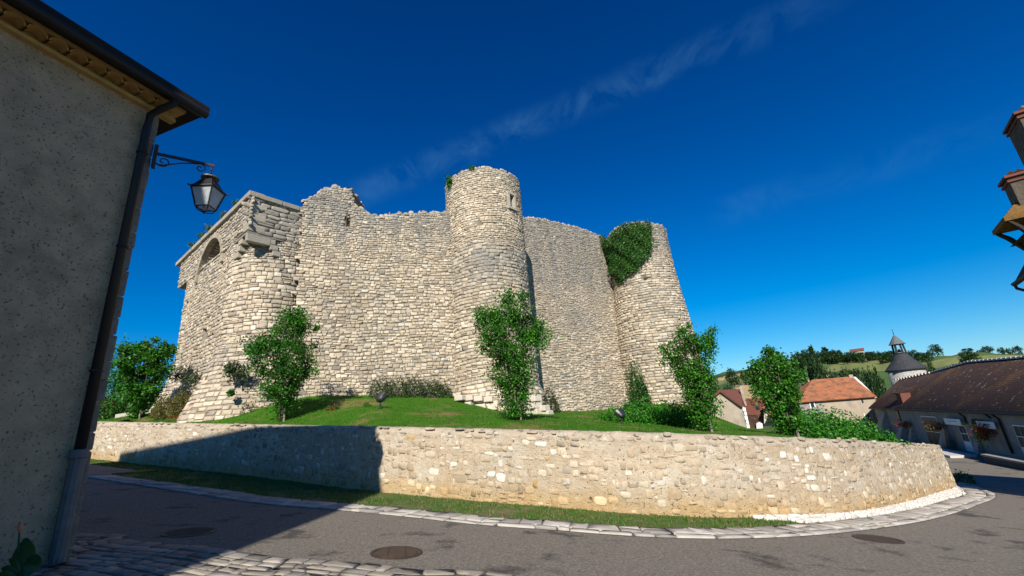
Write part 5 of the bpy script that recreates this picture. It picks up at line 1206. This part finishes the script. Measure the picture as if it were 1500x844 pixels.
# ------------------------------------------------------------------ hill trees
def protot(seed, kind):
    rg = np.random.default_rng(seed); cl = []
    n_c = 46
    for _ in range(n_c):
        if kind == 'cone': z = rg.uniform(.05, 1); r = (1.02 - z) * .42 * math.sqrt(rg.random()) ; 
        else:
            z = rg.uniform(.12, .95); r = .5 * math.sqrt(max(0, 1 - ((z - .52) / .48) ** 2)) * math.sqrt(rg.uniform(.1, 1))
        a = rg.uniform(0, 2 * PI); cl.append((r * math.cos(a), r * math.sin(a), z))
    cl = np.array(cl); n = 1100; k = rg.integers(0, n_c, n); P = cl[k] + rg.normal(size=(n, 3)) * (.05 if kind == 'cone' else .07)
    P[:, 2] = np.abs(P[:, 2])
    V, F, C = leaves(P, .11, rg, cols=[(.020, .055, .010), (.028, .07, .012), (.014, .04, .008), (.04, .075, .016)])
    o = mkobj('crown', V, F, M['leaf'], col=C)
    tr = MB(); tr.tube([(0, 0, -.05), (0, 0, .3), (.02, 0, .6)], [.03, .022, .01], 5); ot = tr.build('trunk', M['bark'])
    return o.data, ot.data, o, ot
PROT = {'round': [protot(100 + i, 'round') for i in range(3)], 'cone': [protot(110 + i, 'cone') for i in range(2)]}
for k_ in PROT.values():
    for p in k_: bpy.data.objects.remove(p[2]); bpy.data.objects.remove(p[3])
cnt = 0
def farbase(px, py, D):
    a, s = azsl(px, py); x, y = D * math.sin(a), D * math.cos(a); return np.array([x, y, float(zterrain(x, y))])
def ftree(px, ybase, ytop, wpx, D, kind, label, group=None):
    global cnt
    b = farbase(px, ybase, D); zt_ = 1.6 + azsl(px, ytop)[1] * D; h = max(zt_ - b[2], 2.0)
    a0 = azsl(px - wpx / 2, ytop)[0]; a1 = azsl(px + wpx / 2, ytop)[0]; w = D * abs(a1 - a0)
    pr = PROT[kind][cnt % len(PROT[kind])]; cnt += 1
    t = thing('hill_tree', tuple(b - np.array([0, 0, .3])), label, 'tree', group)
    for nm, me in (('crown', pr[0]), ('trunk', pr[1])):
        o = bpy.data.objects.new(nm, me); COL.objects.link(o); o.parent = t; o.scale = (w, w, h * 1.04); o.rotation_euler = (0, 0, cnt * 1.3)
RG = 'trees of the wooded crest of the hill'; RL = 'dark green tree in the row along the wooded hill crest'
rr = random.Random(3)
ORD = 'first second third fourth fifth sixth seventh eighth ninth tenth eleventh twelfth thirteenth fourteenth fifteenth sixteenth seventeenth eighteenth nineteenth twentieth'.split() + ['twenty-first', 'twenty-second']
for i in range(22):
    px = 1182 + i * 6.6; top_ = 521 - (i % 3) * 2 - 5 * math.sin(i * .9) ** 2 - (4 if i < 8 else 0); ftree(px, 536, top_, rr.uniform(20, 30), rr.uniform(470, 560), 'cone' if i in (2, 5, 8) else 'round', ('pointed dark conifer, ' if i in (2, 5, 8) else 'dark rounded tree, ') + ORD[i] + ' from the left in the wooded hill crest', RG)
for px, yb, yt, w, D, kd, lab in [
    (1124, 545, 523, 20, 430, 'round', 'round tree standing alone where the field meets the sky, left of the crest wood'),
    (1113, 535, 527, 12, 500, 'round', 'small tree at the left end of the hill skyline'),
    (1140, 540, 518, 12, 400, 'cone', 'pointed conifer between the lone round tree and the crest wood'),
    (1147, 540, 520, 18, 390, 'round', 'broad tree right of the pointed conifer on the skyline'),
    (1171, 540, 518, 26, 380, 'round', 'very dark rounded tree on the skyline above the rightmost small tree'),
    (1160, 578, 532, 30, 135, 'round', 'dark tree in the dip behind the rightmost small tree'),
    (1184, 575, 523, 26, 150, 'cone', 'tall dark conifer left of the orange roof'),
    (1196, 572, 519, 24, 160, 'cone', 'tallest dark conifer behind the orange roof'),
    (1206, 572, 525, 26, 155, 'round', 'dark broad tree right of the tall conifers'),
    (1143, 584, 562, 24, 125, 'round', 'dark tree left of the rightmost small tree, behind the cream house'),
    (1066, 586, 567, 22, 110, 'round', 'dark leafy tree behind the gable house roof'),
    (1080, 587, 569, 18, 112, 'round', 'dark leafy tree over the right end of the gable house roof'),
    (1048, 588, 562, 24, 108, 'round', 'dark leafy tree showing through the upright small tree'),
    (1074, 557, 541, 20, 300, 'round', 'hedgerow tree between two golden fields, leftmost'),
    (1092, 556, 544, 14, 310, 'round', 'hedgerow tree between two golden fields, second from left'),
    (1110, 556, 539, 17, 300, 'round', 'hedgerow tree between two golden fields, rightmost'),
    (1222, 563, 545, 30, 170, 'round', 'hedge tree behind the orange roof, leftmost'),
    (1242, 562, 542, 30, 175, 'round', 'hedge tree behind the middle of the orange roof'),
    (1264, 560, 541, 30, 175, 'round', 'hedge tree behind the right end of the orange roof'),
    (1284, 568, 541, 28, 150, 'round', 'dark tree filling the gap left of the bell tower'),
    (1292, 592, 556, 22, 112, 'round', 'lower dark tree at the foot of the bell tower'),
    (1340, 530, 513, 22, 560, 'round', 'tree just right of the bell lantern on the crest'),
    (1352, 531, 516, 20, 520, 'round', 'second tree right of the bell lantern'),
    (1361, 533, 516, 18, 480, 'round', 'low dark bush in the field right of the bell tower'),
    (1373, 521, 505, 22, 600, 'round', 'large round tree standing out on the skyline right of the bell tower'),
    (1366, 552, 530, 20, 150, 'round', 'olive bush beside the conical slate roof'),
    (1419, 520, 510, 19, 600, 'round', 'flat-topped tree on the skyline above the long building'),
    (1424, 534, 515, 36, 420, 'round', 'broad dark thicket in the field above the long roof'),
    (1449, 520, 507, 22, 600, 'round', 'large tree at the right part of the skyline'),
    (1437, 521, 513, 10, 600, 'round', 'small tree left of the large one on the right skyline'),
    (1468, 518, 509, 14, 600, 'round', 'first tree of the short hedgerow at the right skyline'),
    (1480, 518, 510, 14, 600, 'round', 'second tree of the short hedgerow at the right skyline'),
    (1492, 517, 507, 16, 600, 'round', 'last tree of the hedgerow, at the right edge of the picture'),
]: ftree(px, yb, yt, w, D, kd, lab, 'single trees on the hillside')
P0_ = farbase(1257, 520, 590.); fh = thing('far_house', tuple(P0_), 'tiny pale farmhouse with brown roof among the crest trees', 'house')
wd = 590 * abs(azsl(1268, 516)[0] - azsl(1247, 516)[0]); a_ = azsl(1257, 516)[0]; xd = np.array([math.cos(a_), -math.sin(a_), 0]); yd = np.array([math.sin(a_), math.cos(a_), 0])
zt_ = 1.6 + azsl(1257, 515)[1] * 590; zr__ = 1.6 + azsl(1257, 510.5)[1] * 590; ce = P0_ - yd * 60; sc_ = 530 / 590
zt_ = 1.6 + (zt_ - 1.6) * sc_; zr__ = 1.6 + (zr__ - 1.6) * sc_; wd *= sc_
zb2 = float(zterrain(ce[0], ce[1])) - 1
mb = MB(); mb.box(np.array([ce[0], ce[1], (zb2 + zt_) / 2]), (wd, 8, zt_ - zb2), np.array([xd, yd, UP])); mb.build('wall', M['cream'], fh)
cc = np.array([ce[0], ce[1], zt_]); mb = MB(); mb.prism([cc - xd * wd * .54 - yd * 4.6, cc - xd * wd * .54 + yd * 4.6, cc - xd * wd * .5 + UP * (zr__ - zt_)], tuple(xd * wd * 1.06)); mb.build('roof', M['redbrown'], fh)

# ------------------------------------------------------------------ house at the right edge
DR = 24.0; a_ = math.radians(52.4); RC = np.array([DR * math.sin(a_), DR * math.cos(a_), 0]); rz = float(zroad(RC[0], RC[1]))
rx = np.array([math.cos(math.radians(38)), -math.sin(math.radians(38)), 0]); ry = np.array([math.sin(math.radians(38)), math.cos(math.radians(38)), 0])
eh = thing('tall_house', (RC[0], RC[1], rz), 'tall house with brick-banded chimneys and tiled gable peeking in at the right edge', 'house')
RX = np.array([rx, ry, UP]); RP = lambda x, y, z: RC + rx * x + ry * y + UP * z
mb = MB(); mb.box(RP(4.2, -.75, (rz + 6.6) / 2 - .2), (8, 3.5, 7.0 - rz), RX); mb.build('wall', M['cream'], eh)
M['oldstone'] = pmat('dark_old_stone', (.15, .12, .085), (.085, .07, .055), 5, .95, .9, 16, bdist=.05)
def chimney(c, w, d, z0, z1, big):
    mb = MB(); mb.box(np.array([c[0], c[1], (z0 + z1) / 2]), (w, d, z1 - z0), RX); o = mb.build('chimney', M['oldstone'], eh)
    mb = MB(); mb.box(np.array([c[0], c[1], z1 - .16]), (w + .12, d + .12, .09), RX); mb.box(np.array([c[0], c[1], z1 + .02]), (w + .2, d + .2, .10), RX); mb.build('brick_band', M['redbrown'], o)
    for k in range(3):
        t = (k - 1) * w * .32; mb = MB(); p = np.array([c[0], c[1], z1 + .07]) + rx * t
        mb.prism([p - ry * (d * .55) - rx * .16, p - ry * (d * .55) + rx * .16, p - ry * d * .55 + UP * .16], tuple(ry * d * 1.1)); mb.build('cap_tile', M['brownroof'], o)
c1_ = atD(1533, 215, DR + .6); chimney(c1_, 1.0, 1.5, 7.0, 1.6 + .388 * (DR + .3), True)
c2_ = atD(1501, 285, DR); chimney(c2_, .62, .8, 7.2, 1.6 + .297 * DR, False)
# small hipped roof with curved timber bracket
ct = atD(1516, 318, DR + .2); zt2 = 1.6 + .262 * DR; ze2 = 1.6 + .232 * DR; hw = .95
cor4 = [np.array([ct[0], ct[1], ze2]) + rx * sx * hw + ry * sy * hw for sx, sy in ((-1, -1), (1, -1), (1, 1), (-1, 1))]; ap = np.array([ct[0], ct[1], zt2 + .25])
M['ochretile'] = pmat('ochre_tiles', (.26, .14, .035), (.10, .06, .025), 9, .9, .6, 25, wave=(5, 'Z', .4))
prf = [(hw * 1.41, -.12)]; hz_ = zt2 + .25 - ze2
for k in range(9): prf += [(hw * 1.41 * (1 - k / 9), hz_ * k / 9 + .05), (hw * 1.41 * (1 - (k + 1) / 9) + .03, hz_ * (k + 1) / 9 + .0)]
mb = MB(); mb.lathe((ct[0], ct[1], ze2), prf, 4, ph=math.radians(-38 + 45)); mb.build('gable_roof', M['ochretile'], eh)
mb = MB()
for q in (0, 3):
    s_ = cor4[q] - UP * .12 + (np.array([ct[0], ct[1], ze2]) - cor4[q]) * .1; e_ = np.array([RC[0], RC[1], 0]) + rx * .25 + ry * (-.4 if q == 0 else .8) + UP * 5.6
    mb.tube([s_, s_ * .72 + e_ * .28 - UP * -.12, s_ * .4 + e_ * .6 + UP * .1, e_], [.07, .09, .09, .07], 6)
mb.build('bracket', M['timber'], eh)
# lower eave with gutter and bracket
q0 = atD(1504, 380, DR - .6); q1 = atD(1484, 417, DR - .6); mb = MB(); vv = q1 - q0; mb.prism([q0, q1, q1 + UP * -.10 + rx * .02, q0 - UP * .12], tuple(-ry * 3)); mb.build('eave', M['brownroof'], eh)
mb = MB(); mb.tube([q1 + rx * .03, q1 + rx * .05 - UP * .16, q1 + rx * .32 - UP * .36, q1 + rx * .6 - UP * .5], .05, 8); mb.tube([q1, q1 - ry * 3], .06, 8); mb.build('gutter', M['gutter'], eh)
mb = MB(); mb.prism([RP(-.3, 1.3, 6.5), RP(8.4, 1.3, 6.5), RP(4.2, 1.3, 9.2)], tuple(-ry * 4.2)); mb.build('roof', M['brownroof'], eh)
# weeds where the wall turns away
def gshrub(px, D, r, label, seed):
    rg = np.random.default_rng(seed); a, s = azsl(px, 700); c = np.array([D * math.sin(a), D * math.cos(a), 0]); c[2] = float(zroad(c[0], c[1])) - .05
    P, d = blob(c, r, 500, rg); V, F, C = leaves(P, .1, rg, cols=GREENS + DK); tag(mkobj('shrub', V, F, M['leaf'], col=C, top=True), label, 'weeds')
gshrub(1411, 31.5, (.45, .45, .6), 'green weeds where the roadside wall turns away at the right', 77)
